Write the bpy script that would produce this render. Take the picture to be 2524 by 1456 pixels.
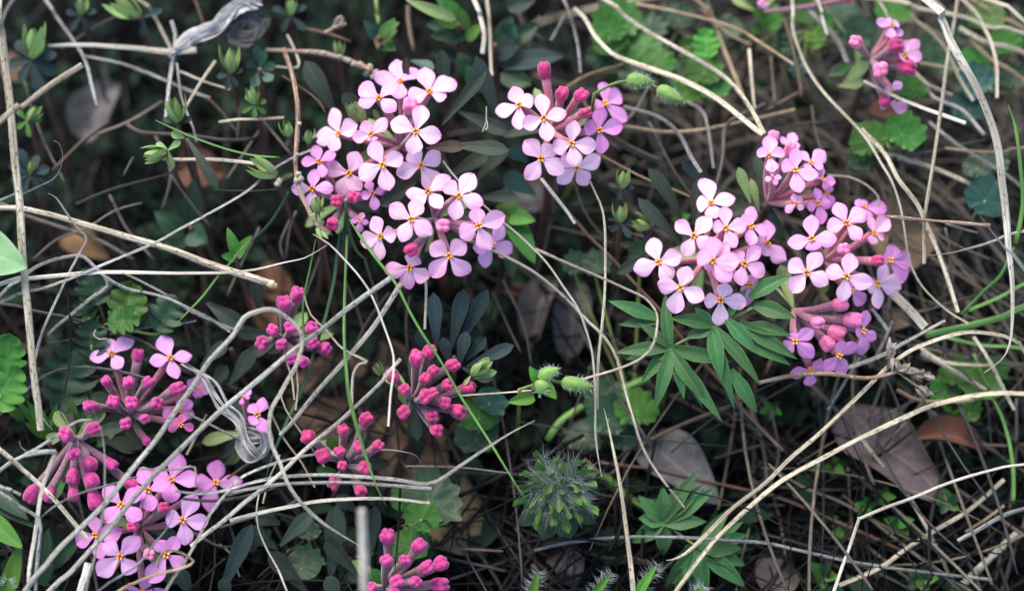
import bpy, math, random
from mathutils import Vector, Matrix, noise as mnoise

random.seed(11)
for _o in list(bpy.data.objects):
    bpy.data.objects.remove(_o)
SC = bpy.context.scene
COL = SC.collection
CM = 0.01                                   # the scene is built at real size: 1 cm = 0.01

# ------------------------------------------------------------------ camera
PITCH = math.radians(62)                    # looking down at the flowers
DIST = 40.0                                 # cm from lens to the sharp plane
WIDE = 21.0                                 # cm of ground covered across the sharp plane
FOC = Vector((0, 0, 5.5))                   # centre of the sharp plane, cm above the soil
FWD = Vector((0, math.cos(PITCH), -math.sin(PITCH)))
RGT = Vector((1, 0, 0))
UPV = RGT.cross(FWD)
TOCAM = -FWD
CAMP = FOC - FWD * DIST
cam = bpy.data.cameras.new('camera')
camo = bpy.data.objects.new('camera', cam)
COL.objects.link(camo)
camo.location = CAMP * CM
camo.rotation_euler = (math.pi / 2 - PITCH, 0, 0)
cam.sensor_width = 36
cam.lens = 36 * DIST / WIDE
cam.clip_start = 0.01
cam.clip_end = 100
cam.dof.use_dof = True
cam.dof.focus_distance = (DIST + 0.15) * CM
cam.dof.aperture_fstop = 5.0
SC.camera = camo

# ------------------------------------------------------------------ sky and sun
SUN_EL, SUN_AZ = math.radians(58), math.radians(-35)     # soft light from behind and left of the flowers
wd = bpy.data.worlds.new('World')
SC.world = wd
wd.use_nodes = True
nt = wd.node_tree
nt.nodes.clear()
sky = nt.nodes.new('ShaderNodeTexSky')
sky.sky_type = 'NISHITA'
sky.sun_disc = False
sky.sun_elevation = SUN_EL
sky.sun_rotation = SUN_AZ
bg = nt.nodes.new('ShaderNodeBackground')
bg.inputs['Strength'].default_value = 0.13
wo = nt.nodes.new('ShaderNodeOutputWorld')
nt.links.new(sky.outputs[0], bg.inputs[0])
nt.links.new(bg.outputs[0], wo.inputs[0])
sl = bpy.data.lights.new('sun', 'SUN')
sl.energy = 2.4
sl.angle = math.radians(40)
sl.color = (1.0, 0.93, 0.83)
so = bpy.data.objects.new('sun', sl)
COL.objects.link(so)
sdir = Vector((math.sin(SUN_AZ) * math.cos(SUN_EL), math.cos(SUN_AZ) * math.cos(SUN_EL), math.sin(SUN_EL)))
so.rotation_euler = (-sdir).to_track_quat('-Z', 'Y').to_euler()
so.location = sdir * 2
SC.view_settings.view_transform = 'Standard'
SC.view_settings.look = 'None'
SC.view_settings.exposure = 1.52
SC.view_settings.gamma = 1.0
SC.render.engine = 'CYCLES'

# ------------------------------------------------------------------ placing helpers
KPX = WIDE / 2524.0          # survey units of the layout drawing -> cm at the sharp plane
def P(u, v, d=0.0):
    """layout point (u right, v down) lying d cm behind (+) or in front (-) of the sharp plane"""
    s = (DIST + d) / DIST * KPX
    p = CAMP + FWD * (DIST + d) + RGT * ((u - 1262) * s) + UPV * (-(v - 728) * s)
    return p
def G(u, v, h=0.0):
    """layout point at height h cm above the soil"""
    r = FWD * DIST + RGT * ((u - 1262) * KPX) + UPV * (-(v - 728) * KPX)
    t = (h - CAMP.z) / r.z
    return CAMP + r * t
def PS(u, v, d):
    p = P(u, v, d)
    if p.z < 0.25:
        p = G(u, v, 0.25)
    return p
def T(tile, a, b):
    r, c = int(tile[0]), int(tile[1])
    return ((c * 1000 + a / 1.82) / 1.58994, ((0, 750, 1515)[r] + b / 1.82) / 1.58994)
def rv(a=1.0):
    return Vector((random.uniform(-a, a), random.uniform(-a, a), random.uniform(-a, a)))

# ------------------------------------------------------------------ materials
def new_mat(name):
    m = bpy.data.materials.new(name)
    m.use_nodes = True
    m.node_tree.nodes.clear()
    return m, m.node_tree
def N(nt, t, **kw):
    n = nt.nodes.new(t)
    for k, v in kw.items():
        if k in n.inputs:
            n.inputs[k].default_value = v
        else:
            setattr(n, k, v)
    return n
def mixc(nt, fac, a, b, mode='MIX'):
    n = nt.nodes.new('ShaderNodeMix')
    n.data_type = 'RGBA'
    n.blend_type = mode
    for i, s in ((0, fac), (6, a), (7, b)):
        if isinstance(s, (int, float)):
            n.inputs[i].default_value = s
        elif isinstance(s, (tuple, list)):
            n.inputs[i].default_value = (*s[:3], 1)
        else:
            nt.links.new(s, n.inputs[i])
    return n.outputs[2]
def math_(nt, op, a, b=0.0, clamp=False):
    n = nt.nodes.new('ShaderNodeMath')
    n.operation = op
    n.use_clamp = clamp
    for i, s in enumerate((a, b)):
        if isinstance(s, (int, float)):
            n.inputs[i].default_value = s
        else:
            nt.links.new(s, n.inputs[i])
    return n.outputs[0]
def ramp(nt, fac, stops):
    n = nt.nodes.new('ShaderNodeValToRGB')
    nt.links.new(fac, n.inputs[0])
    e = n.color_ramp.elements
    while len(e) < len(stops):
        e.new(0.5)
    for i, (p, c) in enumerate(stops):
        e[i].position = p
        e[i].color = (c, c, c, 1) if isinstance(c, (int, float)) else (*c, 1)
    return n.outputs[0]
def uvscaled(nt, sx, sy):
    uv = nt.nodes.new('ShaderNodeUVMap')
    mp = nt.nodes.new('ShaderNodeMapping')
    mp.inputs['Scale'].default_value = (sx, sy, 1)
    nt.links.new(uv.outputs[0], mp.inputs[0])
    oi = nt.nodes.new('ShaderNodeObjectInfo')
    cb = nt.nodes.new('ShaderNodeCombineXYZ')
    nt.links.new(math_(nt, 'MULTIPLY', oi.outputs['Random'], 57.0), cb.inputs[0])
    nt.links.new(math_(nt, 'MULTIPLY', oi.outputs['Random'], 31.0), cb.inputs[2])
    nt.links.new(cb.outputs[0], mp.inputs[1])
    return mp.outputs[0], oi.outputs['Random']
def noise_(nt, vec, scale, detail=3, rough=0.55):
    n = nt.nodes.new('ShaderNodeTexNoise')
    n.inputs['Scale'].default_value = scale
    n.inputs['Detail'].default_value = detail
    n.inputs['Roughness'].default_value = rough
    if vec is not None:
        nt.links.new(vec, n.inputs['Vector'])
    return n.outputs[0]
def finish(nt, col, rough=0.6, spec=0.3, trans=0.0, sheen=0.0, bump=None, bdist=0.0002, tcol=None, bstr=0.6, sheen_tint=(1, 0.9, 0.95)):
    bs = nt.nodes.new('ShaderNodeBsdfPrincipled')
    nt.links.new(col, bs.inputs['Base Color'])
    if isinstance(rough, (int, float)):
        bs.inputs['Roughness'].default_value = rough
    else:
        nt.links.new(rough, bs.inputs['Roughness'])
    bs.inputs['Specular IOR Level'].default_value = spec
    if sheen:
        bs.inputs['Sheen Weight'].default_value = sheen
        bs.inputs['Sheen Roughness'].default_value = 0.5
        bs.inputs['Sheen Tint'].default_value = (*sheen_tint, 1)
    if bump is not None:
        b = nt.nodes.new('ShaderNodeBump')
        b.inputs['Distance'].default_value = bdist
        b.inputs['Strength'].default_value = bstr
        nt.links.new(bump, b.inputs['Height'])
        nt.links.new(b.outputs[0], bs.inputs['Normal'])
    out = nt.nodes.new('ShaderNodeOutputMaterial')
    if trans:
        tr = nt.nodes.new('ShaderNodeBsdfTranslucent')
        nt.links.new(tcol if tcol is not None else col, tr.inputs[0])
        mx = nt.nodes.new('ShaderNodeMixShader')
        mx.inputs[0].default_value = trans
        nt.links.new(bs.outputs[0], mx.inputs[1])
        nt.links.new(tr.outputs[0], mx.inputs[2])
        nt.links.new(mx.outputs[0], out.inputs[0])
    else:
        nt.links.new(bs.outputs[0], out.inputs[0])
MAT = {}
def stalk_mat(key, light, dark, speck, speck_amt=0.62, rough=0.62):
    m, t = new_mat(key)
    v1, rnd = uvscaled(t, 0.9, 7)
    streak = noise_(t, v1, 1.6, 3)
    c = mixc(t, ramp(t, streak, [(0.42, 0.0), (0.58, 1.0)]), dark, light)
    v3, _ = uvscaled(t, 0.45, 0.6)
    c = mixc(t, ramp(t, noise_(t, v3, 1.0, 2), [(0.42, 0.0), (0.64, 0.75)]), c, mixc(t, 0.45, dark, speck))
    v2, _ = uvscaled(t, 7, 6)
    sp = noise_(t, v2, 1.5, 2)
    c = mixc(t, ramp(t, sp, [(speck_amt - 0.05, 0.0), (speck_amt + 0.03, 0.9)]), c, speck)
    val = math_(t, 'ADD', math_(t, 'MULTIPLY', rnd, 0.42), 0.76)
    hs = t.nodes.new('ShaderNodeHueSaturation')
    t.links.new(val, hs.inputs['Value'])
    t.links.new(c, hs.inputs['Color'])
    finish(t, hs.outputs[0], rough, 0.3, bump=streak, bdist=0.00025, bstr=0.8)
    MAT[key] = m
stalk_mat('straw', (0.5888, 0.5244, 0.3864), (0.2760, 0.2254, 0.1518), (0.0506, 0.0386, 0.0276), 0.62)
stalk_mat('pale', (0.6808, 0.6348, 0.5336), (0.3680, 0.3220, 0.2484), (0.0828, 0.0644, 0.0460), 0.65)
stalk_mat('bleach', (0.5888, 0.5428, 0.4416), (0.3312, 0.2898, 0.2300), (0.0460, 0.0386, 0.0313), 0.62)
stalk_mat('grey', (0.4232, 0.3956, 0.3680), (0.1472, 0.1334, 0.1196), (0.0276, 0.0248, 0.0230), 0.60)
stalk_mat('tan', (0.38, 0.29, 0.17), (0.17, 0.115, 0.06), (0.05, 0.034, 0.022), 0.62)
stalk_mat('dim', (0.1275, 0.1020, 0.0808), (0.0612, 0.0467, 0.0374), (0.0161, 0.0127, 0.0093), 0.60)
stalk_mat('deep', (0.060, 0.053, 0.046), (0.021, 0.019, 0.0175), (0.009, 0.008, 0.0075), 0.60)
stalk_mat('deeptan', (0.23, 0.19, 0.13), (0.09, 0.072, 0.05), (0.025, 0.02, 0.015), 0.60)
stalk_mat('brown', (0.132, 0.084, 0.051), (0.060, 0.036, 0.024), (0.018, 0.012, 0.009), 0.60)
stalk_mat('bark', (0.27, 0.155, 0.085), (0.095, 0.055, 0.036), (0.42, 0.37, 0.31), 0.66, 0.8)
stalk_mat('redbark', (0.20, 0.105, 0.075), (0.10, 0.05, 0.038), (0.03, 0.02, 0.018), 0.66, 0.7)
stalk_mat('green', (0.13, 0.26, 0.055), (0.06, 0.15, 0.03), (0.03, 0.09, 0.02), 0.75, 0.45)
stalk_mat('dgreen', (0.035, 0.084, 0.035), (0.017, 0.049, 0.021), (0.010, 0.028, 0.014), 0.75, 0.45)
stalk_mat('ygreen', (0.24, 0.32, 0.09), (0.14, 0.20, 0.05), (0.09, 0.09, 0.03), 0.72, 0.5)
stalk_mat('purplegreen', (0.16, 0.22, 0.16), (0.09, 0.07, 0.09), (0.05, 0.03, 0.05), 0.70, 0.45)

def leaf_mat(key, base, vein, edge, dark, trans=0.18, rough=0.5, spec=0.35, sheen=0.0, blotch=0.5):
    """uv: x 0..1 across the blade, y 0..1 base to tip"""
    m, t = new_mat(key)
    uv = t.nodes.new('ShaderNodeUVMap')
    sp = t.nodes.new('ShaderNodeSeparateXYZ')
    t.links.new(uv.outputs[0], sp.inputs[0])
    ax = math_(t, 'ABSOLUTE', math_(t, 'SUBTRACT', sp.outputs[0], 0.5))
    tc = t.nodes.new('ShaderNodeTexCoord')
    big = noise_(t, tc.outputs['Object'], 260, 3)
    fine = noise_(t, tc.outputs['Object'], 1900, 2)
    c = mixc(t, ramp(t, big, [(0.32, 0.0), (0.7, blotch)]), base, dark)
    c = mixc(t, ramp(t, fine, [(0.45, 0.0), (0.75, 0.35)]), c, vein)
    c = mixc(t, ramp(t, ax, [(0.0, 0.75), (0.05, 0.0)]), c, vein)
    c = mixc(t, ramp(t, ax, [(0.42, 0.0), (0.5, 0.8)]), c, edge)
    oi = t.nodes.new('ShaderNodeObjectInfo')
    hs = t.nodes.new('ShaderNodeHueSaturation')
    t.links.new(math_(t, 'ADD', math_(t, 'MULTIPLY', oi.outputs['Random'], 0.5), 0.75), hs.inputs['Value'])
    t.links.new(math_(t, 'ADD', math_(t, 'MULTIPLY', oi.outputs['Random'], 0.04), 0.48), hs.inputs['Hue'])
    t.links.new(c, hs.inputs['Color'])
    finish(t, hs.outputs[0], rough, spec, trans, sheen, bump=fine, bdist=0.0002, bstr=0.5, sheen_tint=(0.9, 1, 0.95))
    MAT[key] = m
leaf_mat('daphne_leaf', (0.0255, 0.0382, 0.0263), (0.0450, 0.0578, 0.0391), (0.0391, 0.0314, 0.0238), (0.0170, 0.0263, 0.0221), 0.06, 0.6, 0.18)
leaf_mat('daphne_brown', (0.053, 0.038, 0.024), (0.081, 0.062, 0.037), (0.056, 0.037, 0.022), (0.028, 0.028, 0.019), 0.06, 0.6, 0.18)
leaf_mat('blue_leaf', (0.0187, 0.0357, 0.0340), (0.0391, 0.0578, 0.0527), (0.0340, 0.0476, 0.0425), (0.0127, 0.0238, 0.0247), 0.06, 0.65, 0.18)
leaf_mat('teal_leaf', (0.018, 0.057, 0.037), (0.036, 0.090, 0.060), (0.018, 0.054, 0.030), (0.012, 0.042, 0.027), 0.15)
leaf_mat('sprout_leaf', (0.22, 0.32, 0.10), (0.34, 0.42, 0.20), (0.19, 0.095, 0.055), (0.13, 0.22, 0.055), 0.25, 0.5)
leaf_mat('green_leaf', (0.048, 0.145, 0.020), (0.085, 0.19, 0.045), (0.04, 0.115, 0.02), (0.026, 0.09, 0.014), 0.25, 0.5, 0.25)
leaf_mat('dark_green_leaf', (0.018, 0.051, 0.019), (0.033, 0.078, 0.030), (0.015, 0.045, 0.018), (0.011, 0.033, 0.014), 0.2, 0.5)
leaf_mat('bright_leaf', (0.085, 0.23, 0.030), (0.14, 0.29, 0.075), (0.08, 0.18, 0.03), (0.05, 0.16, 0.022), 0.3, 0.5, 0.25)
leaf_mat('palmate_leaf', (0.040, 0.120, 0.034), (0.085, 0.185, 0.06), (0.10, 0.20, 0.07), (0.026, 0.085, 0.027), 0.2, 0.5, 0.25)
leaf_mat('downy_leaf', (0.22, 0.38, 0.17), (0.34, 0.47, 0.28), (0.42, 0.50, 0.36), (0.16, 0.31, 0.12), 0.25, 0.7, 0.2, 0.4, 0.6)
leaf_mat('dead_grey', (0.125, 0.113, 0.108), (0.17, 0.155, 0.145), (0.07, 0.06, 0.055), (0.05, 0.045, 0.045), 0.1, 0.8, 0.15, 0, 0.9)
leaf_mat('dead_tan', (0.155, 0.105, 0.06), (0.21, 0.155, 0.095), (0.09, 0.058, 0.035), (0.058, 0.046, 0.036), 0.1, 0.8, 0.15, 0, 0.95)
leaf_mat('dead_brown', (0.15, 0.075, 0.035), (0.22, 0.12, 0.06), (0.08, 0.04, 0.025), (0.07, 0.04, 0.025), 0.1, 0.7, 0.2, 0, 0.8)
leaf_mat('dead_mauve', (0.155, 0.118, 0.105), (0.21, 0.165, 0.14), (0.11, 0.07, 0.052), (0.058, 0.048, 0.048), 0.1, 0.75, 0.2, 0, 0.95)
leaf_mat('yellow_leaf', (0.42, 0.30, 0.035), (0.46, 0.36, 0.1), (0.2, 0.12, 0.03), (0.22, 0.17, 0.03), 0.2, 0.5)
leaf_mat('papery', (0.40, 0.38, 0.36), (0.52, 0.50, 0.48), (0.28, 0.26, 0.24), (0.17, 0.16, 0.155), 0.12, 0.8, 0.15, 0, 0.9)

def petal_mat(key, pale, pink, deep):
    m, t = new_mat(key)
    uv = t.nodes.new('ShaderNodeUVMap')
    sp = t.nodes.new('ShaderNodeSeparateXYZ')
    t.links.new(uv.outputs[0], sp.inputs[0])
    ax = math_(t, 'ABSOLUTE', math_(t, 'SUBTRACT', sp.outputs[0], 0.5))
    oi = t.nodes.new('ShaderNodeObjectInfo')
    tc = t.nodes.new('ShaderNodeTexCoord')
    nz = noise_(t, tc.outputs['Object'], 420, 2)
    e = math_(t, 'MULTIPLY', math_(t, 'POWER', math_(t, 'MULTIPLY', ax, 2.0), 2.2), 0.55)
    y = math_(t, 'MULTIPLY', math_(t, 'POWER', sp.outputs[1], 2.6), 0.55)
    f = math_(t, 'ADD', math_(t, 'ADD', e, y), math_(t, 'MULTIPLY', math_(t, 'SUBTRACT', nz, 0.5), 1.1))
    f = math_(t, 'ADD', f, math_(t, 'MULTIPLY', math_(t, 'SUBTRACT', oi.outputs['Random'], 0.45), 0.5), True)
    c = mixc(t, f, pale, pink)
    # faint veins running out from the throat, deeper edge at the very tip
    mp = t.nodes.new('ShaderNodeMapping')
    mp.inputs['Scale'].default_value = (7, 0.8, 1)
    t.links.new(uv.outputs[0], mp.inputs[0])
    vn = noise_(t, mp.outputs[0], 2.0, 2)
    c = mixc(t, ramp(t, vn, [(0.5, 0.0), (0.72, 0.30)]), c, deep)
    c = mixc(t, ramp(t, math_(t, 'ADD', ax, math_(t, 'MULTIPLY', math_(t, 'POWER', sp.outputs[1], 8.0), 0.13)), [(0.44, 0.0), (0.6, 0.75)]), c, deep)
    c = mixc(t, ramp(t, ax, [(0.0, 0.28), (0.07, 0.0)]), c, deep)
    fine = noise_(t, tc.outputs['Object'], 2600, 2)
    finish(t, c, 0.55, 0.2, 0.36, 0.1, bump=math_(t, 'ADD', fine, math_(t, 'MULTIPLY', vn, 0.8)), bdist=0.00012, bstr=0.5)
    MAT[key] = m
petal_mat('petal_pale', (0.92, 0.64, 0.78), (0.88, 0.44, 0.67), (0.85, 0.26, 0.50))
petal_mat('petal_pink', (0.91, 0.54, 0.73), (0.85, 0.34, 0.60), (0.78, 0.16, 0.40))
petal_mat('petal_violet', (0.80, 0.36, 0.68), (0.66, 0.21, 0.56), (0.56, 0.11, 0.40))
petal_mat('petal_lilac', (0.84, 0.48, 0.76), (0.74, 0.32, 0.65), (0.64, 0.18, 0.48))
petal_mat('petal_rose', (0.78, 0.22, 0.45), (0.70, 0.12, 0.36), (0.56, 0.05, 0.22))

def soft_mat(key, a, b, scale, rough=0.6, sheen=0.0, trans=0.0, spec=0.3, bd=0.0002, lo=0.35, hi=0.68):
    m, t = new_mat(key)
    tc = t.nodes.new('ShaderNodeTexCoord')
    nz = noise_(t, tc.outputs['Object'], scale, 3)
    c = mixc(t, ramp(t, nz, [(lo, 0.0), (hi, 1.0)]), a, b)
    oi = t.nodes.new('ShaderNodeObjectInfo')
    hs = t.nodes.new('ShaderNodeHueSaturation')
    t.links.new(math_(t, 'ADD', math_(t, 'MULTIPLY', oi.outputs['Random'], 0.35), 0.82), hs.inputs['Value'])
    t.links.new(c, hs.inputs['Color'])
    finish(t, hs.outputs[0], rough, spec, trans, sheen, bump=nz, bdist=bd)
    MAT[key] = m
soft_mat('bud', (0.60, 0.042, 0.19), (0.34, 0.012, 0.085), 1300, 0.5, 0.35, 0.08, 0.25, 0.0005)
soft_mat('bud_violet', (0.56, 0.045, 0.24), (0.31, 0.014, 0.115), 1300, 0.5, 0.35, 0.08, 0.25, 0.0005)
soft_mat('bud_light', (0.80, 0.22, 0.38), (0.66, 0.09, 0.24), 1100, 0.45, 0.35, 0.08, 0.3, 0.0004)
soft_mat('tube', (0.42, 0.17, 0.22), (0.24, 0.085, 0.115), 2600, 0.9, 0.4, 0.0, 0.1)
soft_mat('tube_dark', (0.27, 0.145, 0.17), (0.13, 0.062, 0.078), 2600, 0.9, 0.4, 0.0, 0.1)
soft_mat('tube_red', (0.50, 0.18, 0.22), (0.30, 0.09, 0.12), 2600, 0.9, 0.4, 0.0, 0.1)
soft_mat('throat', (0.62, 0.17, 0.05), (0.42, 0.07, 0.03), 3000, 0.5)
soft_mat('anther', (0.90, 0.50, 0.06), (0.78, 0.34, 0.03), 3000, 0.5)
soft_mat('hair', (0.434, 0.462, 0.448), (0.364, 0.406, 0.392), 500, 0.7, 0, 0.3)
soft_mat('sepal', (0.22, 0.36, 0.08), (0.14, 0.27, 0.05), 500, 0.5, 0.2, 0.2)
soft_mat('hairy_green', (0.085, 0.185, 0.03), (0.04, 0.11, 0.018), 600, 0.5, 0.1, 0.15)
soft_mat('husk', (0.26, 0.22, 0.18), (0.11, 0.085, 0.065), 500, 0.85)
soft_mat('lichen', (0.34, 0.31, 0.25), (0.18, 0.14, 0.10), 900, 0.9)
soft_mat('pith', (0.62, 0.48, 0.28), (0.40, 0.27, 0.13), 700, 0.8)
soft_mat('dark_hollow', (0.06, 0.04, 0.025), (0.03, 0.02, 0.014), 700, 0.9)
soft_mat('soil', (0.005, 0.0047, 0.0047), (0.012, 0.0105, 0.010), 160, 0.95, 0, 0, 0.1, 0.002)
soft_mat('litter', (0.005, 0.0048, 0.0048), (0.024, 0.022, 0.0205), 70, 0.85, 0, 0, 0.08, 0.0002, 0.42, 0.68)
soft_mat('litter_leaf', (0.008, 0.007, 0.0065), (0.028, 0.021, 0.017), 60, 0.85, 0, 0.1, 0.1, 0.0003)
soft_mat('moss', (0.006, 0.017, 0.011), (0.017, 0.040, 0.020), 90, 0.75, 0, 0.1, 0.12)

# ------------------------------------------------------------------ mesh helpers (all input in cm)
def mesh_obj(name, verts, faces, mat, parent=None, uvs=None, org=None, smooth=True):
    me = bpy.data.meshes.new(name)
    o0 = org if org is not None else (parent['_o'] if parent is not None and '_o' in parent else (0, 0, 0))
    ox, oy, oz = o0
    me.from_pydata([((v[0] - ox) * CM, (v[1] - oy) * CM, (v[2] - oz) * CM) for v in verts], [], faces)
    if uvs is not None:
        lay = me.uv_layers.new(name='UVMap')
        vi = [0] * len(me.loops)
        me.loops.foreach_get('vertex_index', vi)
        flat = []
        if isinstance(uvs, dict):           # per-loop
            flat = uvs['loops']
        else:
            for i in vi:
                flat.extend(uvs[i])
        lay.data.foreach_set('uv', flat)
    if smooth:
        me.polygons.foreach_set('use_smooth', [True] * len(me.polygons))
    mats = mat if isinstance(mat, (list, tuple)) else [mat]
    for mm in mats:
        me.materials.append(MAT[mm])
    o = bpy.data.objects.new(name, me)
    COL.objects.link(o)
    if parent is not None:
        o.parent = parent
    else:
        o.location = Vector(o0) * CM
    return o
ORG = {}
def tag(o, label, cat, group=None, kind=None):
    if label: o['label'] = label
    if cat: o['category'] = cat
    if group: o['group'] = group
    if kind: o['kind'] = kind
    return o
def thing(name, at, label, cat, group=None):
    o = bpy.data.objects.new(name, None)
    o.empty_display_size = 0.005
    COL.objects.link(o)
    o.location = Vector(at) * CM
    ORG[o.name] = Vector(at)
    tag(o, label, cat, group)
    return o
def part(name, geo, mat, root, parent=None):
    """geo = (verts, faces, uvs) in cm world; root = the thing; parent = root or one of its parts"""
    v, f, uv = geo
    return mesh_obj(name, v, f, mat, parent or root, uv, ORG[root.name])
def join(*gs):
    V, F, U = [], [], []
    for v, f, u in gs:
        n = len(V)
        V += list(v); F += [tuple(i + n for i in q) for q in f]; U += list(u)
    return V, F, U
def spline(pts, step=0.35, rad=None):
    """Catmull-Rom through pts (Vectors); returns samples and matching radius samples"""
    n = len(pts)
    out, rr = [], []
    for i in range(n - 1):
        p0 = pts[max(i - 1, 0)]; p1 = pts[i]; p2 = pts[i + 1]; p3 = pts[min(i + 2, n - 1)]
        if i == 0: p0 = p1 * 2 - p2
        if i + 2 > n - 1: p3 = p2 * 2 - p1
        m = max(2, int((p2 - p1).length / step) + 1)
        for k in range(m):
            t = k / m
            t2, t3 = t * t, t * t * t
            out.append(0.5 * ((2 * p1) + (p2 - p0) * t + (2 * p0 - 5 * p1 + 4 * p2 - p3) * t2 + (3 * p1 - p0 - 3 * p2 + p3) * t3))
            if rad: rr.append(rad[i] * (1 - t) + rad[i + 1] * t)
    out.append(pts[-1].copy())
    if rad: rr.append(rad[-1])
    return out, rr
def sweep(path, radii, flat=1.0, seg=8, facing=None, twist=0.0, groove=0.0, caps=True):
    """tube or flattened ribbon along path; the wide side is across `facing`"""
    V, F, U = [], [], []
    n = len(path)
    L = 0.0
    prev_s = None
    for i, p in enumerate(path):
        t = (path[min(i + 1, n - 1)] - path[max(i - 1, 0)])
        if t.length < 1e-9: t = Vector((0, 0, 1))
        t.normalize()
        if i: L += (p - path[i - 1]).length
        if prev_s is None or facing is not None and i % 4 == 0 and False:
            f = facing if facing is not None else (Vector((0, 0, 1)) if abs(t.z) < 0.9 else Vector((1, 0, 0)))
            s = t.cross(f)
            if s.length < 0.05: s = t.cross(Vector((1, 0.2, 0.1)))
            s.normalize()
        else:
            s = (prev_s - t * prev_s.dot(t))
            if s.length < 1e-6: s = t.orthogonal()
            s.normalize()
            if facing is not None:
                g = t.cross(facing)
                if g.length > 0.25:
                    g.normalize()
                    if g.dot(s) < 0: g = -g
                    s = (s * 0.6 + g * 0.4).normalized()
        prev_s = s
        b = s.cross(t).normalized()
        tw = twist(i / max(1, n - 1)) if callable(twist) else twist * (i / max(1, n - 1))
        s2 = s * math.cos(tw) + b * math.sin(tw)
        b2 = b * math.cos(tw) - s * math.sin(tw)
        r = radii[i]
        for k in range(seg):
            a = 2 * math.pi * k / seg
            q = 1.0 - (groove if (k % 2 and flat < 0.9) else 0)
            V.append(p + s2 * (math.cos(a) * r) + b2 * (math.sin(a) * r * flat * q))
            U.append((L, k / seg))
    for i in range(n - 1):
        for k in range(seg):
            k2 = (k + 1) % seg
            F.append((i * seg + k, i * seg + k2, (i + 1) * seg + k2, (i + 1) * seg + k))
    if caps:
        F.append(tuple(range(seg - 1, -1, -1)))
        F.append(tuple((n - 1) * seg + k for k in range(seg)))
    return V, F, U
def leaf(p0, p1, W, nrm=None, curl=0.1, fold=0.12, shape='oblong', roll=0.0, wav=0.0, nl=10, nw=6):
    """leaf blade from p0 (base) to p1 (tip); W = full width; curl bends it along its length"""
    t = p1 - p0
    L = t.length
    if L < 1e-6: L = 1e-3; t = Vector((0, 1e-3, 0))
    t = t / L
    n = nrm if nrm is not None else (TOCAM * 0.8 + Vector((0, 0, 0.5)) + rv(0.35))
    n = (n - t * n.dot(t))
    if n.length < 1e-3: n = t.orthogonal()
    n.normalize()
    s = t.cross(n)
    V, F, U = [], [], []
    ph = random.uniform(0, 6)
    for i in range(nl + 1):
        y = i / nl
        if shape == 'oblong':          # widest past the middle, blunt tip
            w = min(1.0, 0.16 + 1.25 * y) * (1 - max(0, (y - 0.62) / 0.38) ** 2.6) ** 0.6 if y < 1 else 0.02
        elif shape == 'lance':
            w = (math.sin(math.pi * min(1, 0.06 + 0.94 * y) ** 0.85)) ** 0.75 if 0 < y < 1 else 0.05
        elif shape == 'ovate':
            w = (math.sin(math.pi * (0.04 + 0.96 * y) ** 0.62)) ** 0.7 if y < 1 else 0.03
        elif shape == 'leaflet':        # narrow, pointed
            w = min(1.0, 0.35 + 1.6 * y) * (1 - y ** 2.4) + 0.02
        elif shape == 'blade':
            w = min(1, 0.5 + 2 * y) * (1 - y ** 3) + 0.01
        elif shape == 'round':
            w = math.sqrt(max(0.0, 1 - (2 * y - 1) ** 2)) * 0.98 + 0.03
        w = max(w, 0.02)
        for j in range(nw + 1):
            x = 2 * j / nw - 1
            h = curl * L * (4 * y * (1 - y)) * 0.5 + fold * W * abs(x) * w
            h += roll * W * x * x * w + wav * W * math.sin(ph + 9 * y + 2.5 * x)
            V.append(p0 + t * (y * L) + s * (x * w * W / 2) + n * h)
            U.append((j / nw, y))
    for i in range(nl):
        for j in range(nw):
            a = i * (nw + 1) + j
            F.append((a, a + 1, a + nw + 2, a + nw + 1))
    return V, F, U
def lobed(c, n, ax, R, m=7, depth=0.16, cut=0.5, ridge=0.05, cup=0.08, fine=0.0, rings=5, seg=56):
    """rounded lobed leaf: centre c (where the stalk joins), normal n, ax = direction of its stalk"""
    n = n.normalized()
    ax = (ax - n * ax.dot(n)).normalized()
    sd = n.cross(ax)
    V, F, U = [c.copy()], [], [(0.5, 0.0)]
    ph = random.uniform(-0.3, 0.3)
    am = [random.uniform(.55, 1.5) for _ in range(m + 1)]
    ll = [random.uniform(.86, 1.12) for _ in range(m + 1)]
    for r in range(1, rings + 1):
        q = r / rings
        for k in range(seg):
            a = 2 * math.pi * k / seg
            away = (1 - math.cos(a)) / 2           # 0 at the stalk, 1 opposite
            li = int(((m * a + ph) / (2 * math.pi) + .5) % m)
            cs = math.cos(m * a + ph)
            ra = R * (1 - cut * (1 - away) ** 3) * (1 + depth * am[li] * (abs(cs) ** .6 * (1 if cs > 0 else -1)) + (ll[li] - 1) * (.5 + .5 * cs) + fine * math.cos(3 * m * a + ph))
            h = ridge * R * math.cos(m * a + ph) * q * q + cup * R * q * q + 0.10 * R * q * mnoise.noise(Vector((math.cos(a) * q * 3 + c.x, math.sin(a) * q * 3 + c.y, c.z)))
            V.append(c + ax * (math.cos(a) * ra * q) + sd * (math.sin(a) * ra * q) + n * h)
            U.append((0.5 + 0.42 * q * math.cos(2.5 * a), q))
    for k in range(seg):
        F.append((0, 1 + k, 1 + (k + 1) % seg))
    for r in range(rings - 1):
        for k in range(seg):
            a = 1 + r * seg + k; b = 1 + r * seg + (k + 1) % seg
            F.append((a, a + seg, b + seg, b))
    return V, F, U
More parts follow.
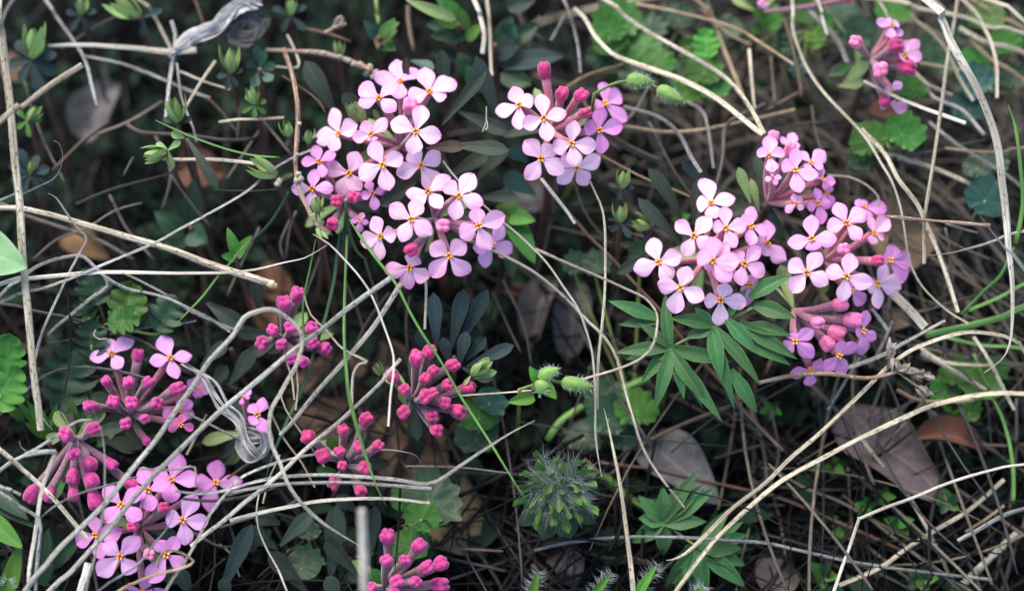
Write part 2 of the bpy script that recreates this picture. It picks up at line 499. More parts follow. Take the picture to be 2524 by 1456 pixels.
def toothed(p0, p1, W, n, teeth=5, depth=0.35):
    """pinnately cut leaf: rounded teeth down both sides, raised between the side veins"""
    t = p1 - p0; L = t.length; t = t / L
    n = (n - t * n.dot(t)).normalized()
    s = t.cross(n)
    V, F, U = [], [], []
    nl, nw = 9 * teeth, 8
    am = [random.uniform(.6, 1.25) for _ in range(2 * teeth + 4)]
    for i in range(nl + 1):
        y = i / nl
        env = (math.sin(math.pi * (0.05 + 0.95 * y) ** 0.75)) ** 0.6 if y < 1 else 0.05
        for j in range(nw + 1):
            x = 2 * j / nw - 1
            ph = y * teeth + (0.12 if x > 0 else 0)
            f = ph % 1.0
            tooth = 1 - depth * am[int(ph) * 2 + (1 if x > 0 else 0)] * (1 - math.sin(math.pi * f) ** 0.7)
            w = max(.04, env * (tooth if abs(x) > .2 else 1))
            fwd = 0.16 * L * abs(x) * env * (tooth - .4)
            h = 0.10 * W * abs(x) + 0.025 * W * abs(x) * math.sin(2 * math.pi * ph) + 0.10 * W * mnoise.noise(p0 * 2 + Vector((x * 1.5, y * 4, 0)))
            V.append(p0 + t * (y * L * .92 + fwd) + s * (x * w * W / 2) + n * h)
            U.append((j / nw, y))
    for i in range(nl):
        for j in range(nw):
            a = i * (nw + 1) + j
            F.append((a, a + 1, a + nw + 2, a + nw + 1))
    return V, F, U
def lathe(p, axis, prof, seg=12, lobes=0, lamp=0.0, jit=0.0):
    """prof = [(distance along axis, radius)]"""
    axis = axis.normalized()
    s = axis.orthogonal().normalized()
    b = axis.cross(s)
    V, F, U = [], [], []
    ph = random.uniform(0, 6.28)
    for i, (z, r) in enumerate(prof):
        for k in range(seg):
            a = 2 * math.pi * k / seg
            rr = r * (1 + lamp * math.cos(lobes * a + ph)) * (1 + random.uniform(-jit, jit))
            V.append(p + axis * z + (s * math.cos(a) + b * math.sin(a)) * rr)
            U.append((k / seg, i / max(1, len(prof) - 1)))
    for i in range(len(prof) - 1):
        for k in range(seg):
            k2 = (k + 1) % seg
            F.append((i * seg + k, i * seg + k2, (i + 1) * seg + k2, (i + 1) * seg + k))
    F.append(tuple(range(seg - 1, -1, -1)))
    F.append(tuple((len(prof) - 1) * seg + k for k in range(seg)))
    return V, F, U
def hairs(roots, length, width=0.006, spread=0.6):
    """roots = [(point, direction)] -> thin bent strips"""
    V, F, U = [], [], []
    for p, d in roots:
        d = (d.normalized() + rv(spread)).normalized()
        l = length * random.uniform(0.55, 1.25)
        b = rv(0.3) * l
        s = d.cross(TOCAM)
        if s.length < 0.05: s = d.orthogonal()
        s = s.normalized() * width
        n = len(V)
        m = p + d * (l * 0.5) + b * 0.25
        e = p + d * l + b
        V += [p - s, p + s, m - s * 0.8, m + s * 0.8, e]
        F += [(n, n + 1, n + 3, n + 2), (n + 2, n + 3, n + 4)]
        U += [(0, 0)] * 5
    return V, F, U

# ------------------------------------------------------------------ ground
def ground():
    V, F = [], []
    xs = [-3000, -800, -200, -60, -34] + [-26 + 0.5 * i for i in range(105)] + [34, 60, 200, 800, 3000]
    n = len(xs)
    for y in xs:
        for x in xs:
            r = max(abs(x), abs(y))
            z = 0.0
            if r < 34:
                z = 0.55 * mnoise.noise(Vector((x * 0.35, y * 0.35, 1.7))) + 0.25 * mnoise.noise(Vector((x * 1.1, y * 1.1, 5)))
                z = min(z, 0.25) - 0.15
            V.append((x, y + 2, z))
    for i in range(n - 1):
        for j in range(n - 1):
            a = i * n + j
            F.append((a, a + 1, a + n + 1, a + n))
    o = mesh_obj('ground', V, F, 'soil', None, [(v[0], v[1]) for v in V])
    tag(o, 'dark humus soil under the tangle of stems', 'ground', kind='structure')
ground()

def litter():
    rnd = random.Random(5)
    gs = []
    for i in range(6500):
        x, y = rnd.gauss(0, 11), rnd.gauss(3, 9)
        h = abs(rnd.gauss(0, 1.0)) + 0.05
        a = rnd.uniform(0, math.pi * 2)
        L = rnd.uniform(1.2, 6.0)
        bend = rnd.uniform(-0.9, 0.9)
        pts = []
        pz = h
        tilt = rnd.uniform(-0.12, 0.12)
        X, Y = x, y
        for k in range(6):
            pts.append(Vector((X, Y, max(0.06, pz))))
            X += math.cos(a) * L / 5; Y += math.sin(a) * L / 5; pz += tilt * L / 5
            a += bend / 5
        r = rnd.choice((0.014, 0.02, 0.027, 0.034, 0.045))
        gs.append(sweep(pts, [r, r, r, r * 0.95, r * 0.85, r * 0.4], 0.6, 4, caps=False))
    V, F, U = join(*gs)
    tag(mesh_obj('dead_stem_litter', V, F, 'litter', None, U), 'matted dark brown dead stems and needles covering the soil', 'litter', kind='stuff')
    gs = []
    for i in range(800):
        x, y = rnd.gauss(0, 12), rnd.gauss(3, 10)
        h = abs(rnd.gauss(0, 0.35)) + 0.05
        a = rnd.uniform(0, 6.28)
        L = rnd.uniform(0.4, 1.6)
        p = Vector((x, y, h))
        q = p + Vector((math.cos(a) * L, math.sin(a) * L, rnd.uniform(-0.1, 0.25)))
        gs.append(leaf(p, q, L * rnd.uniform(0.3, 0.6), Vector((rnd.uniform(-.6, .6), rnd.uniform(-.6, .6), 1)), rnd.uniform(-0.3, 0.4), 0.2, 'lance', 0.2, 0.06, 5, 4))
    V, F, U = join(*gs)
    tag(mesh_obj('leaf_crumb_litter', V, F, 'litter_leaf', None, U), 'small crumpled brown leaf scraps scattered between the dead stems', 'litter', kind='stuff')
    gs = []
    for i in range(3000):
        cx = rnd.choice((rnd.gauss(5, 5), rnd.gauss(-7, 4), rnd.uniform(-14, 14)))
        p = Vector((cx, rnd.gauss(4, 6), rnd.uniform(0.05, 1.3)))
        a = rnd.uniform(0, 6.28)
        L = rnd.uniform(0.2, 0.95)
        q = p + Vector((math.cos(a) * L, math.sin(a) * L, rnd.uniform(0, 0.3)))
        gs.append(leaf(p, q, L * 0.5, Vector((rnd.uniform(-.6, .6), rnd.uniform(-.6, .6), 1)), 0.2, 0.2, 'ovate', 0, 0, 4, 2))
    V, F, U = join(*gs)
    tag(mesh_obj('ground_cover', V, F, 'moss', None, U), 'tiny dark green seedling leaves in the shade under the grass', 'ground cover', kind='stuff')
litter()
def tangle():
    # loose dead grass lying above the litter, thickest where the meadow grass begins
    rnd = random.Random(21)
    gs = {'deep': [], 'deeptan': []}
    for i in range(560):
        if i % 4:
            x, y = rnd.gauss(8.5, 3.4), rnd.gauss(5.0, 4.2)
        else:
            x, y = rnd.uniform(-14, 14), rnd.uniform(-6, 12)
        h = rnd.uniform(0.8, 3.2) * (1 if i % 4 else .6)
        a = rnd.choice((rnd.gauss(-0.5, .5), rnd.gauss(1.9, .4), rnd.uniform(0, 6.28)))
        L = rnd.uniform(3, 9)
        bend = rnd.gauss(0, .55)
        tilt = rnd.uniform(-.16, .16)
        X, Y, Zz = x - math.cos(a) * L / 2, y - math.sin(a) * L / 2, h - tilt * L / 2
        pts = []
        for k in range(9):
            pts.append(Vector((X, Y, max(.2, Zz))))
            X += math.cos(a) * L / 8; Y += math.sin(a) * L / 8; Zz += tilt * L / 8
            a += bend / 8
        r = rnd.uniform(.014, .042)
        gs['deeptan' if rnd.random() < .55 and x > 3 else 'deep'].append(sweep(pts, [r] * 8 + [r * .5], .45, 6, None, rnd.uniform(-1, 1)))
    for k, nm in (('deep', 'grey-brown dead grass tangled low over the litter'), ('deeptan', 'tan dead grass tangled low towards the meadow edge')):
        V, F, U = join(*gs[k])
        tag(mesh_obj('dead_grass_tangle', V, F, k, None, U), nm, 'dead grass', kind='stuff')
tangle()

# ------------------------------------------------------------------ flower clusters
TUBE = 1.3
def stem_to_ground(p, lean=None, r=0.06, droop=0.0):
    """path from p down to the soil"""
    l = lean if lean is not None else Vector((random.uniform(-0.5, 0.5), random.uniform(-0.3, 0.5), 0))
    q = Vector((p.x + l.x * 2, p.y + l.y * 2, -0.1))
    m1 = p + Vector((l.x * 0.3, l.y * 0.3, -(p.z) * 0.35))
    m2 = p + Vector((l.x * 1.1, l.y * 1.1, -(p.z) * 0.72))
    path, _ = spline([p, m1, m2, q], 0.4)
    return path
def petal(c, tip, n, W, seed_cup):
    t = tip - c
    L = t.length
    t = t / L
    s = t.cross(n).normalized()
    nn = s.cross(t).normalized()
    if nn.dot(n) < 0: nn = -nn
    V, F, U = [], [], []
    nl, nw = 11, 8
    bend = random.uniform(-0.14, 0.12)
    cup = random.uniform(-0.18, 0.22)
    skew = random.uniform(-0.06, 0.06)
    notch = random.uniform(0.02, 0.07)
    twist = random.uniform(-0.18, 0.18)
    shape = random.uniform(0.52, 0.64)
    rim = random.uniform(0, 6.28)
    for i in range(nl + 1):
        y = i / nl
        yy = 0.07 + 0.93 * y
        if y < shape:
            q = y / shape
            w = 0.22 + 0.78 * (q * q * (3 - 2 * q)) ** 0.9
        else:
            q = (y - shape) / (1 - shape)
            w = max(0.0, 1 - q ** 2.0) ** 0.72
        w = max(w, 0.10)
        for j in range(nw + 1):
            x = 2 * j / nw - 1
            ly = yy - notch * (1 - abs(x)) ** 2 * max(0, (y - 0.8) / 0.2) + 0.012 * math.sin(rim + 6 * x) * y
            h = bend * y * y + seed_cup * y * (1 - y) + cup * x * x * w * 0.45 - 0.035 * (1 - abs(x)) ** 3 * (1 - y * 0.6) + twist * x * y * w * 0.45 + 0.018 * math.sin(rim * 2 + 5 * y + 3 * x) * y
            V.append(c + t * (ly * L) + s * ((x * w * W / 2) + skew * L * math.sin(math.pi * y)) + nn * (h * L + 0.02))
            U.append((j / nw, y))
    for i in range(nl):
        for j in range(nw):
            a = i * (nw + 1) + j
            F.append((a, a + 1, a + nw + 2, a + nw + 1))
    return V, F, U
def tube_geo(B, E, r0, r1, sag=0.12):
    d = E - B
    L = d.length
    mid = B + d * 0.5 + Vector((0, 0, -sag * L)) * 0.3 + rv(0.05)
    path, rr = spline([B, mid, E], 0.22, [r0, (r0 + r1) * 0.46, r1])
    return sweep(path, rr, 1.0, 9)
def add_flower(root, B, tile, c, tips, pal='petal_pale', dz=0.0, tmat='tube', size=None, anthers=True):
    cu, cv = T(tile, *c)
    b2 = P(cu, cv, 0)
    d0 = root['_d']
    lat = (P(cu, cv, d0) - P(root['_u'], root['_v'], d0)).length
    dep = root['_b'] - math.sqrt(max(0.32 ** 2, root['_L'] ** 2 - lat ** 2)) + dz + random.uniform(-0.07, 0.07)
    C = P(cu, cv, dep)
    tdir = (C - B).normalized()
    n = (tdir * 0.55 + TOCAM * 0.75).normalized()
    # keep the face within 50 degrees of the line of sight so the corolla stays a plausible cross
    view = (CAMP - C).normalized()
    for _ in range(20):
        if n.dot(view) > 0.72: break
        n = (n + view * 0.15).normalized()
    TP = []
    for (a, b) in tips:
        tu, tv = T(tile, a, b)
        r = (P(tu, tv, 0) - CAMP)
        k = (C - CAMP).dot(n) / r.dot(n)
        TP.append(CAMP + r * k)
    Ls = sorted((p - C).length for p in TP)
    Lm = Ls[len(Ls) // 2]
    back = C - n * 0.10
    fl = part('flower', tube_geo(B, back, 0.06, 0.085), tmat, root)
    cup = random.uniform(-0.05, 0.28)
    for p in TP:
        W = max((p - C).length * 0.66, Lm * 0.67) * random.uniform(0.95, 1.08)
        part('petal', petal(C, p, n, W, cup), pal, root, fl)
    R = min(0.062, Lm * 0.14)
    ring = lathe(C - n * 0.05, n, [(0, R * 0.9), (0.05, R * 1.12), (0.085, R * 0.98), (0.085, R * 0.72), (0.05, R * 0.55)], 12)
    th = part('throat', ring, 'throat', root, fl)
    if anthers:
        s = n.orthogonal().normalized(); b = n.cross(s)
        a0 = random.uniform(0, 1.5)
        gs = []
        for k in range(4):
            a = a0 + k * math.pi / 2
            q = C + n * 0.035 + (s * math.cos(a) + b * math.sin(a)) * R * 0.52
            gs.append(lathe(q - n * 0.02, n + (s * math.cos(a) + b * math.sin(a)) * 0.4, [(0, R * 0.24), (0.03, R * 0.40), (0.06, R * 0.36), (0.08, R * 0.12)], 6))
        part('anthers', join(*gs), 'anther', root, fl)
    return C
def bud_geo(E, ax, r, L):
    """folded four-lobed bud: squarish head with overlapping lobes"""
    ax = ax.normalized()
    s = ax.orthogonal().normalized()
    b = ax.cross(s)
    prof = [(0.0, 0.62), (0.12, 0.80), (0.30, 0.97), (0.52, 1.05), (0.70, 1.05), (0.85, 0.98), (0.95, 0.76), (0.97, 0.42), (0.88, 0.12)]
    seg = 20
    ph = random.uniform(0, 6.28)
    V, F, U = [], [], []
    tw = random.uniform(-0.5, 0.5)
    jit = [random.uniform(0.82, 1.18) for _ in range(4)]
    for i, (z, q) in enumerate(prof):
        for k in range(seg):
            a = 2 * math.pi * k / seg
            lob = abs(math.cos(2 * (a + ph + tw * z)))
            g = 1 - (0.06 + 0.30 * z) * (1 - lob) ** 2
            jj = jit[int(((a + ph + tw * z + math.pi / 4) % (2 * math.pi)) / (math.pi / 2)) % 4]
            zz = z + (0.07 * (lob - 0.5) + 0.10 * (jj - 1)) * (1 if z > 0.6 else 0)
            rr = q * r * g * (1 + (jj - 1) * (0.7 if z > 0.2 else 0.2)) * (1 + 0.10 * z * mnoise.noise(Vector((a * 2 + ph * 9, z * 4, ph * 3))))
            V.append(E + ax * (zz * L) + (s * math.cos(a) + b * math.sin(a)) * rr)
            U.append((k / seg, z))
    for i in range(len(prof) - 1):
        for k in range(seg):
            k2 = (k + 1) % seg
            F.append((i * seg + k, i * seg + k2, (i + 1) * seg + k2, (i + 1) * seg + k))
    F.append(tuple((len(prof) - 1) * seg + k for k in range(seg)))
    return V, F, U
def add_bud(root, B, tile, c, mat='bud', dz=0.0, tmat='tube_dark', s=1.0):
    cu, cv = T(tile, *c)
    d0 = root['_d']
    lat = (P(cu, cv, d0) - P(root['_u'], root['_v'], d0)).length
    dep = root['_b'] - math.sqrt(max(0.25 ** 2, root['_L'] ** 2 - lat ** 2)) + dz + random.uniform(-0.1, 0.1)
    E = P(cu, cv, dep)
    ax = (E - B).normalized()
    ax = (ax + rv(0.14)).normalized()
    r, L = 0.134 * s * random.uniform(0.82, 1.1), 0.28 * s * random.uniform(0.85, 1.25)
    E0 = E - ax * L * 0.5
    bd = part('bud', tube_geo(B, E0 + ax * 0.04, 0.058, 0.092 * s), tmat, root)
    part('bud_tip', bud_geo(E0, ax, r, L), mat, root, bd)
def cluster(label, tile, base, d, b, flowers=(), buds=(), leaves=(), pal='petal_pale', bud='bud', tmat='tube', btm='tube_dark', L=TUBE, lean=None, lmat='daphne_leaf', group=None):
    """d = depth of the heads, b = how far behind them the tubes join the stem"""
    u, v = T(tile, *base)
    B = PS(u, v, d + b)
    root = thing('flower_cluster', (B.x, B.y, 0), label, 'flower cluster', group)
    root['_d'] = d; root['_b'] = d + b; root['_u'] = u; root['_v'] = v; root['_L'] = L
    for f in flowers:
        t, c, tips = f[0], f[1], f[2]
        kw = f[3] if len(f) > 3 else {}
        add_flower(root, B, t, c, tips, **{'pal': pal, 'tmat': tmat, **kw})
    for f in buds:
        kw = f[2] if len(f) > 2 else {}
        add_bud(root, B, f[0], f[1], **{'mat': bud, 'tmat': btm, **kw})
    path = stem_to_ground(B + TOCAM * 0.05, lean)
    part('stem', sweep(path, [0.085 + 0.03 * (i / len(path)) for i in range(len(path))], 1.0, 8), 'redbark', root)
    for k in range(6):                      # small bract leaves right under the head
        a = random.uniform(0, 6.28)
        dr = RGT * math.cos(a) + UPV * math.sin(a) - TOCAM * random.uniform(-0.2, 0.5)
        part('leaf', leaf(B - TOCAM * 0.15, B + dr.normalized() * random.uniform(0.7, 1.1) - TOCAM * 0.2, random.uniform(0.22, 0.32), None, 0.12, 0.1), 'daphne_leaf' if k % 3 else 'sprout_leaf', root)
    for lf in leaves:
        (bu, bv), (tu, tv), w, dd = lf[:4]
        m = lf[4] if len(lf) > 4 else lmat
        part('leaf', leaf(PS(bu, bv, dd + 0.25), PS(tu, tv, dd), w * KPX, None, random.uniform(0.0, 0.16), random.uniform(0.04, 0.16)), m, root)
    for key in ('_d', '_b', '_u', '_v', '_L'):
        del root[key]
    return root
V_ = {'pal': 'petal_violet'}; LI = {'pal': 'petal_lilac'}; PK = {'pal': 'petal_pink'}
def Z(dz, **k): return {'dz': dz, **k}

cluster('large pale pink flower cluster below the lichened twig, small single bud at its top', '01', (1045, 1040), 0.25, 1.15, [
    ('01', (885, 705), [(750, 600), (1025, 590), (735, 745), (1000, 790)], Z(-.1, **LI)),
    ('01', (1035, 585), [(1005, 440), (840, 560), (1160, 490), (1020, 710)], Z(.15, **LI)),
    ('01', (1240, 660), [(1200, 490), (1430, 585), (1090, 705), (1365, 690)], Z(.05)),
    ('01', (600, 955), [(555, 775), (430, 985), (735, 890), (550, 1080)], Z(.0)),
    ('01', (830, 960), [(775, 870), (940, 845), (690, 985), (830, 1005)], Z(.25, pal='petal_pink')),
    ('01', (1145, 940), [(1190, 750), (965, 870), (1330, 975), (1120, 1105)], Z(-.1)),
    ('01', (910, 1175), [(835, 1005), (1055, 1110), (740, 1270), (960, 1360)], Z(-.0)),
    ('01', (1180, 1180), [(1320, 1085), (1005, 1240), (1290, 1365), (1110, 1060)], Z(.12)),
    ('01', (675, 1235), [(735, 1080), (495, 1185), (755, 1360), (600, 1400)], Z(.02)),
  ], [('01', (1105, 760), {'mat': 'bud_light', 's': 1.1})],
  [((1089, 308), (1199, 173), 34, .9), ((1236, 315), (1172, 138), 42, 1.6, 'blue_leaf'), ((1050, 366), (1146, 362), 34, .5, 'daphne_brown'),
   ((1110, 358), (1254, 371), 42, .9), ((1096, 256), (1089, 122), 38, 1.3), ((1013, 150), (1070, 172), 32, 1.7, 'teal_leaf'), ((1003, 215), (1001, 140), 22, 1.2, 'daphne_brown'),
   ((1130, 275), (1255, 328), 40, 1.4), ((1105, 435), (1205, 380), 42, 1.5), ((1165, 458), (1258, 366), 40, 1.8), ((1180, 487), (1275, 484), 36, 1.6),
   ((1025, 448), (938, 508), 42, .6), ((905, 330), (876, 250), 30, 1.0, 'sprout_leaf'), ((940, 310), (920, 270), 16, .8, 'sprout_leaf'), ((830, 290), (752, 150), 52, 1.8), ((905, 300), (845, 230), 44, 1.5)], lean=Vector((0.2, 0.5, 0)))
cluster('violet pink flowers and buds beside the bark twig, half hidden by the big pale cluster', '01', (640, 1440), 0.95, .75, [
    ('01', (460, 1155), [(430, 1040), (330, 1150), (580, 1100), (490, 1270)], V_),
    ('01', (410, 1350), [(425, 1205), (255, 1345), (555, 1340), (400, 1470)], Z(-.1, **LI)),
    ('01', (835, 1380), [(800, 1290), (740, 1400), (930, 1340), (855, 1500)], V_),
    ('11', (745, 205), [(680, 200), (735, 300), (810, 225), (770, 150)], V_)],
  [('11', (580, 70), {'dz': .1}), ('11', (700, 40), {'dz': .1}), ('11', (552, 230), {'dz': -.1})], lean=Vector((-0.3, 0.3, 0)))
cluster('pale pink flower cluster with two buds, directly below and touching the larger cluster', '11', (1285, 200), -0.15, 1.1, [
    ('11', (1115, 200), [(960, 100), (1180, 60), (1260, 310), (1040, 360)], Z(-.05)),
    ('11', (1450, 35), [(1555, -130), (1345, -55), (1625, 90), (1420, 205)], Z(.1)),
    ('11', (1590, 245), [(1575, 110), (1775, 165), (1450, 320), (1680, 420)], Z(-.1, **PK)),
    ('11', (900, 320), [(835, 180), (1020, 300), (745, 370), (870, 497)], Z(.1)),
    ('11', (1380, 455), [(1245, 375), (1505, 365), (1255, 610), (1535, 585)], Z(-.1, **PK)),
    ('11', (1105, 540), [(1145, 440), (920, 565), (1245, 610), (1085, 705)], Z(.05, **PK)),
    ('11', (1685, 370), [(1780, 240), (1825, 430), (1630, 545), (1550, 400)], Z(.45, **LI)),
    ('11', (1235, 5), [(1075, 20), (1330, 130), (1390, -110), (1120, 95)], Z(.4))],
  [('11', (1340, 240), {'mat': 'bud_light'}), ('11', (1120, 415), {'s': 1.05})], [((1200, 560), (1262, 630), 34, 1.4), ((1040, 640), (1012, 560), 30, 1.1)])
cluster('pale pink flower cluster with four crimson buds standing clear on its upper side', '02', (285, 930), 0.45, 1.1, [
    ('02', (65, 755), [(25, 622), (168, 695), (-105, 797), (70, 930)], Z(.25)),
    ('02', (240, 845), [(210, 670), (400, 800), (85, 895), (270, 1012)], Z(-.15)),
    ('02', (435, 1025), [(455, 858), (617, 1040), (295, 1060), (465, 1190)], Z(-.1)),
    ('02', (630, 930), [(650, 765), (797, 900), (517, 900), (655, 1097)], Z(.1, **V_)),
    ('02', (670, 740), [(685, 583), (787, 650), (822, 870), (600, 770)], Z(.3, **V_)),
    ('02', (220, 1130), [(100, 1000), (295, 1030), (382, 1230), (110, 1285)], Z(-.05)),
    ('02', (470, 1195), [(640, 1115), (550, 1322), (328, 1300), (370, 1100)], Z(.2))],
  [('02', (245, 505), {'s': 1.1, 'tmat': 'tube_red'}), ('02', (365, 675), {'s': 1.05, 'tmat': 'tube_red'}), ('02', (500, 680), {'tmat': 'tube_red'}), ('02', (530, 810), {'tmat': 'tube_red'})],
  [((1300, 400), (1262, 360), 50, 1.8, 'teal_leaf'), ((1320, 480), (1240, 430), 56, 2.0, 'teal_leaf'), ((1330, 330), (1370, 260), 30, 1.5)], tmat='tube_red')
cluster('pale pink flower cluster right above the palmate green leaf, without buds', '12', (1390, 480), 0.0, 1.15, [
    ('12', (1430, 90), [(1370, -85), (1603, 40), (1327, 80), (1460, 190)], Z(.25, pal='petal_pale')),
    ('12', (1310, 320), [(1180, 215), (1430, 180), (1240, 457), (1420, 390)], Z(-.05)),
    ('12', (1535, 265), [(1520, 110), (1688, 220), (1437, 245), (1605, 402)], Z(-.08, **PK)),
    ('12', (1715, 250), [(1730, 103), (1830, 300), (1650, 170), (1700, 392)], Z(.1, **LI)),
    ('12', (1060, 505), [(1010, 328), (1232, 455), (878, 560), (1150, 625)], Z(-.05)),
    ('12', (1445, 495), [(1440, 322), (1638, 490), (1330, 450), (1565, 645)], Z(-.28, **PK)),
    ('12', (1470, 480), [(1555, 360), (1385, 555), (1480, 625)], Z(-.1, pal='petal_pink', anthers=False)),
    ('12', (1665, 515), [(1780, 393), (1812, 595), (1640, 672), (1600, 430)], Z(.05, **PK)),
    ('12', (1215, 685), [(1270, 533), (1387, 765), (1048, 655), (1170, 872)], Z(-.1)),
    ('12', (1500, 770), [(1540, 648), (1682, 800), (1378, 775), (1480, 952)], Z(-.0)),
    ('12', (1705, 665), [(1740, 590), (1812, 700), (1645, 730), (1690, 815)], Z(.25, **LI)),
    ('13', (5, 370), [(10, 200), (137, 495), (-60, 330), (-30, 450)], Z(.2, **LI))],
  [], [((1682, 545), (1597, 415), 44, 1.0), ((1682, 605), (1572, 488), 36, .9), ((1707, 555), (1722, 440), 30, 1.1), ((1602, 624), (1520, 674), 30, .8)], tmat='tube_red')
cluster('pale pink flower cluster between the brown twig and the side-facing buds, with two buds', '13', (420, 490), 0.25, 1.15, [
    ('13', (575, 230), [(510, 73), (728, 140), (437, 260), (675, 352)], Z(-.0, **PK)),
    ('13', (330, 340), [(330, 168), (153, 365), (510, 345), (345, 422)], Z(.05, **LI)),
    ('13', (295, 580), [(398, 437), (172, 490), (447, 660), (185, 718)], Z(-.1)),
    ('13', (575, 605), [(610, 437), (430, 555), (765, 655), (550, 785)], Z(-.15)),
    ('13', (795, 655), [(870, 525), (988, 690), (790, 833), (715, 690)], Z(.15)),
    ('13', (770, 300), [(735, 178), (875, 190), (850, 330), (760, 378)], Z(.2, **PK)),
    ('13', (700, 115), [(858, 125), (640, 65), (745, 210), (690, 60)], Z(.4, **V_)),
    ('13', (885, 490), [(915, 383), (1052, 470), (995, 645), (835, 475)], Z(.25, **V_)),
    ('13', (610, 700), [(712, 805), (520, 690), (600, 620), (700, 690)], Z(.5, **V_))],
  [('13', (550, 410), {'mat': 'bud_light', 'tmat': 'tube_red'}), ('13', (800, 495), {'mat': 'bud', 'tmat': 'tube_red'})], tmat='tube_red')
cluster('side-facing cluster of mauve tubes, light pink buds and violet flowers beside the palmate leaf', '13', (205, 850), 0.75, 0.25, [
    ('13', (210, 1065), [(345, 980), (345, 1190), (135, 1120), (200, 1000)], {}),
    ('13', (520, 1165), [(540, 1055), (657, 1088), (415, 1275), (565, 1295)], {}),
    ('13', (690, 990), [(720, 845), (775, 1050), (700, 1168), (640, 1010)], Z(.1)),
    ('13', (320, 1270), [(165, 1290), (400, 1188), (320, 1385), (440, 1275)], Z(.2))],
  [('13', (535, 800), {'s': 1.1}), ('13', (370, 940), {'s': 1.05}), ('13', (620, 920), {'s': 1.15}), ('13', (510, 1005), {'s': 1.1}), ('13', (440, 1085), {'s': 1.1})],
  pal='petal_violet', bud='bud_light', btm='tube', L=1.0)
cluster('violet flower cluster leaning behind the pale one, rosy tubes showing on its side', '03', (20, 1440), 0.85, 0.6, [
    ('03', (210, 1215), [(215, 1058), (372, 1255), (108, 1165), (237, 1380)], Z(-.2, **LI)),
    ('03', (320, 1165), [(432, 1075), (240, 1080), (405, 1200), (280, 1220)], LI),
    ('03', (25, 1115), [(20, 965), (140, 1085), (50, 1235), (-60, 1075)], LI),
    ('03', (400, 1280), [(490, 1300), (345, 1240), (440, 1350), (390, 1190)], Z(.1)),
    ('13', (370, 85), [(355, -25), (465, 100), (395, 235), (300, 130)], Z(.1)),
    ('13', (215, 90), [(195, 15), (140, 150), (270, 125), (255, 30)], Z(.1, **PK)),
    ('13', (430, 15), [(475, -45), (485, 105), (395, 70), (415, -60)], Z(.25)),
    ('03', (50, 1270), [(80, 1320), (-5, 1285), (40, 1195), (115, 1265)], Z(.15, **LI)),
    ('03', (170, 1045), [(200, 955), (105, 985), (245, 1040), (150, 1095)], Z(.35, **LI))],
  [('03', (60, 985), {'mat': 'bud_light'}), ('03', (170, 1065), {'mat': 'bud_light', 'dz': -.1})],
  [((1850, 500), (1820, 412), 30, 1.1, 'sprout_leaf'), ((1870, 520), (1850, 440), 24, 1.2, 'sprout_leaf'), ((1766, 460), (1680, 400), 40, 1.8, 'blue_leaf')], pal='petal_violet', tmat='tube_red')
cluster('small blurred pink cluster over pale green leaves, set among the pale dry grass', '03', (740, 430), 2.1, 0.4, [
    ('03', (900, 185), [(785, 158), (945, 160), (880, 280), (850, 140)], LI),
    ('03', (905, 265), [(850, 245), (975, 215), (900, 310)], Z(.1, **V_)),
    ('03', (990, 395), [(1085, 290), (1110, 412), (960, 420), (1010, 290)], Z(-.1, **PK)),
    ('03', (900, 640), [(935, 575), (860, 660), (975, 590), (850, 625)], LI),
    ('03', (880, 730), [(815, 775), (1010, 780), (840, 685), (930, 745)], PK)],
  [('03', (645, 305), {'mat': 'bud_light', 's': 1.2}), ('03', (925, 330), {'s': 1.15}), ('03', (820, 500), {'s': 1.25, 'mat': 'bud_light'}), ('03', (1010, 480), {'s': 1.3}), ('03', (850, 720), {'s': .9})],
  [((2075, 210), (2140, 150), 36, 2.2, 'sprout_leaf'), ((2065, 212), (2128, 204), 30, 2.1, 'sprout_leaf'), ((2040, 205), (2090, 160), 26, 2.4, 'green_leaf'), ((2110, 160), (2122, 112), 26, 2.3, 'sprout_leaf'), ((2130, 180), (2150, 130), 22, 2.3, 'sprout_leaf')], tmat='tube_red', L=1.1)
cluster('crimson bud cluster with two open violet flowers raised on its upper edge', '20', (925, 190), 0.2, 1.1, [
    ('10', (800, 1160), [(755, 1055), (955, 1038), (642, 1190), (870, 1260)], Z(-.1, **LI)),
    ('10', (1215, 1190), [(1150, 1025), (1372, 1168), (1065, 1215), (1260, 1335)], Z(-.1, **LI)),
    ('20', (1285, 270), [(1300, 190), (1380, 300), (1195, 310), (1235, 230)], Z(-.1, pal='petal_rose')),
    ('10', (1385, 1390), [(1405, 1325), (1500, 1420), (1440, 1465), (1330, 1350)], Z(.45)),
    ('20', (1420, 20), [(1500, 25), (1385, 75), (1440, -60), (1350, 0)], Z(.5)),
    ('20', (1275, 165), [(1372, 105), (1155, 215), (1290, 85), (1390, 205)], Z(.5))],
  [('10', (985, 1170), {'s': 1.15}), ('10', (760, 1360)), ('10', (915, 1360)), ('10', (1050, 1360)), ('10', (1260, 1405), {'s': 1.1}), ('20', (810, 105)), ('20', (940, 115)), ('20', (1115, 120)),
   ('20', (650, 135)), ('20', (895, 265), {'s': 1.1}), ('20', (1030, 230), {'s': .95}), ('20', (1045, 385), {'s': .85, 'dz': .2})],
  [((300, 990), (222, 978), 36, .9), ((310, 1060), (350, 1105), 46, 1.2), ((240, 1075), (345, 1108), 44, 1.3)], pal='petal_violet', bud='bud_violet')
cluster('deep violet flowers half hidden behind the grey papery strip', '20', (1760, 330), 0.9, 0.6, [
    ('21', (15, 200), [(62, 75), (-40, 125), (95, 330), (-30, 270)], {}),
    ('20', (1740, 80), [(1790, 15), (1710, 125), (1785, 70), (1720, 30)], Z(.2))], [], pal='petal_violet')
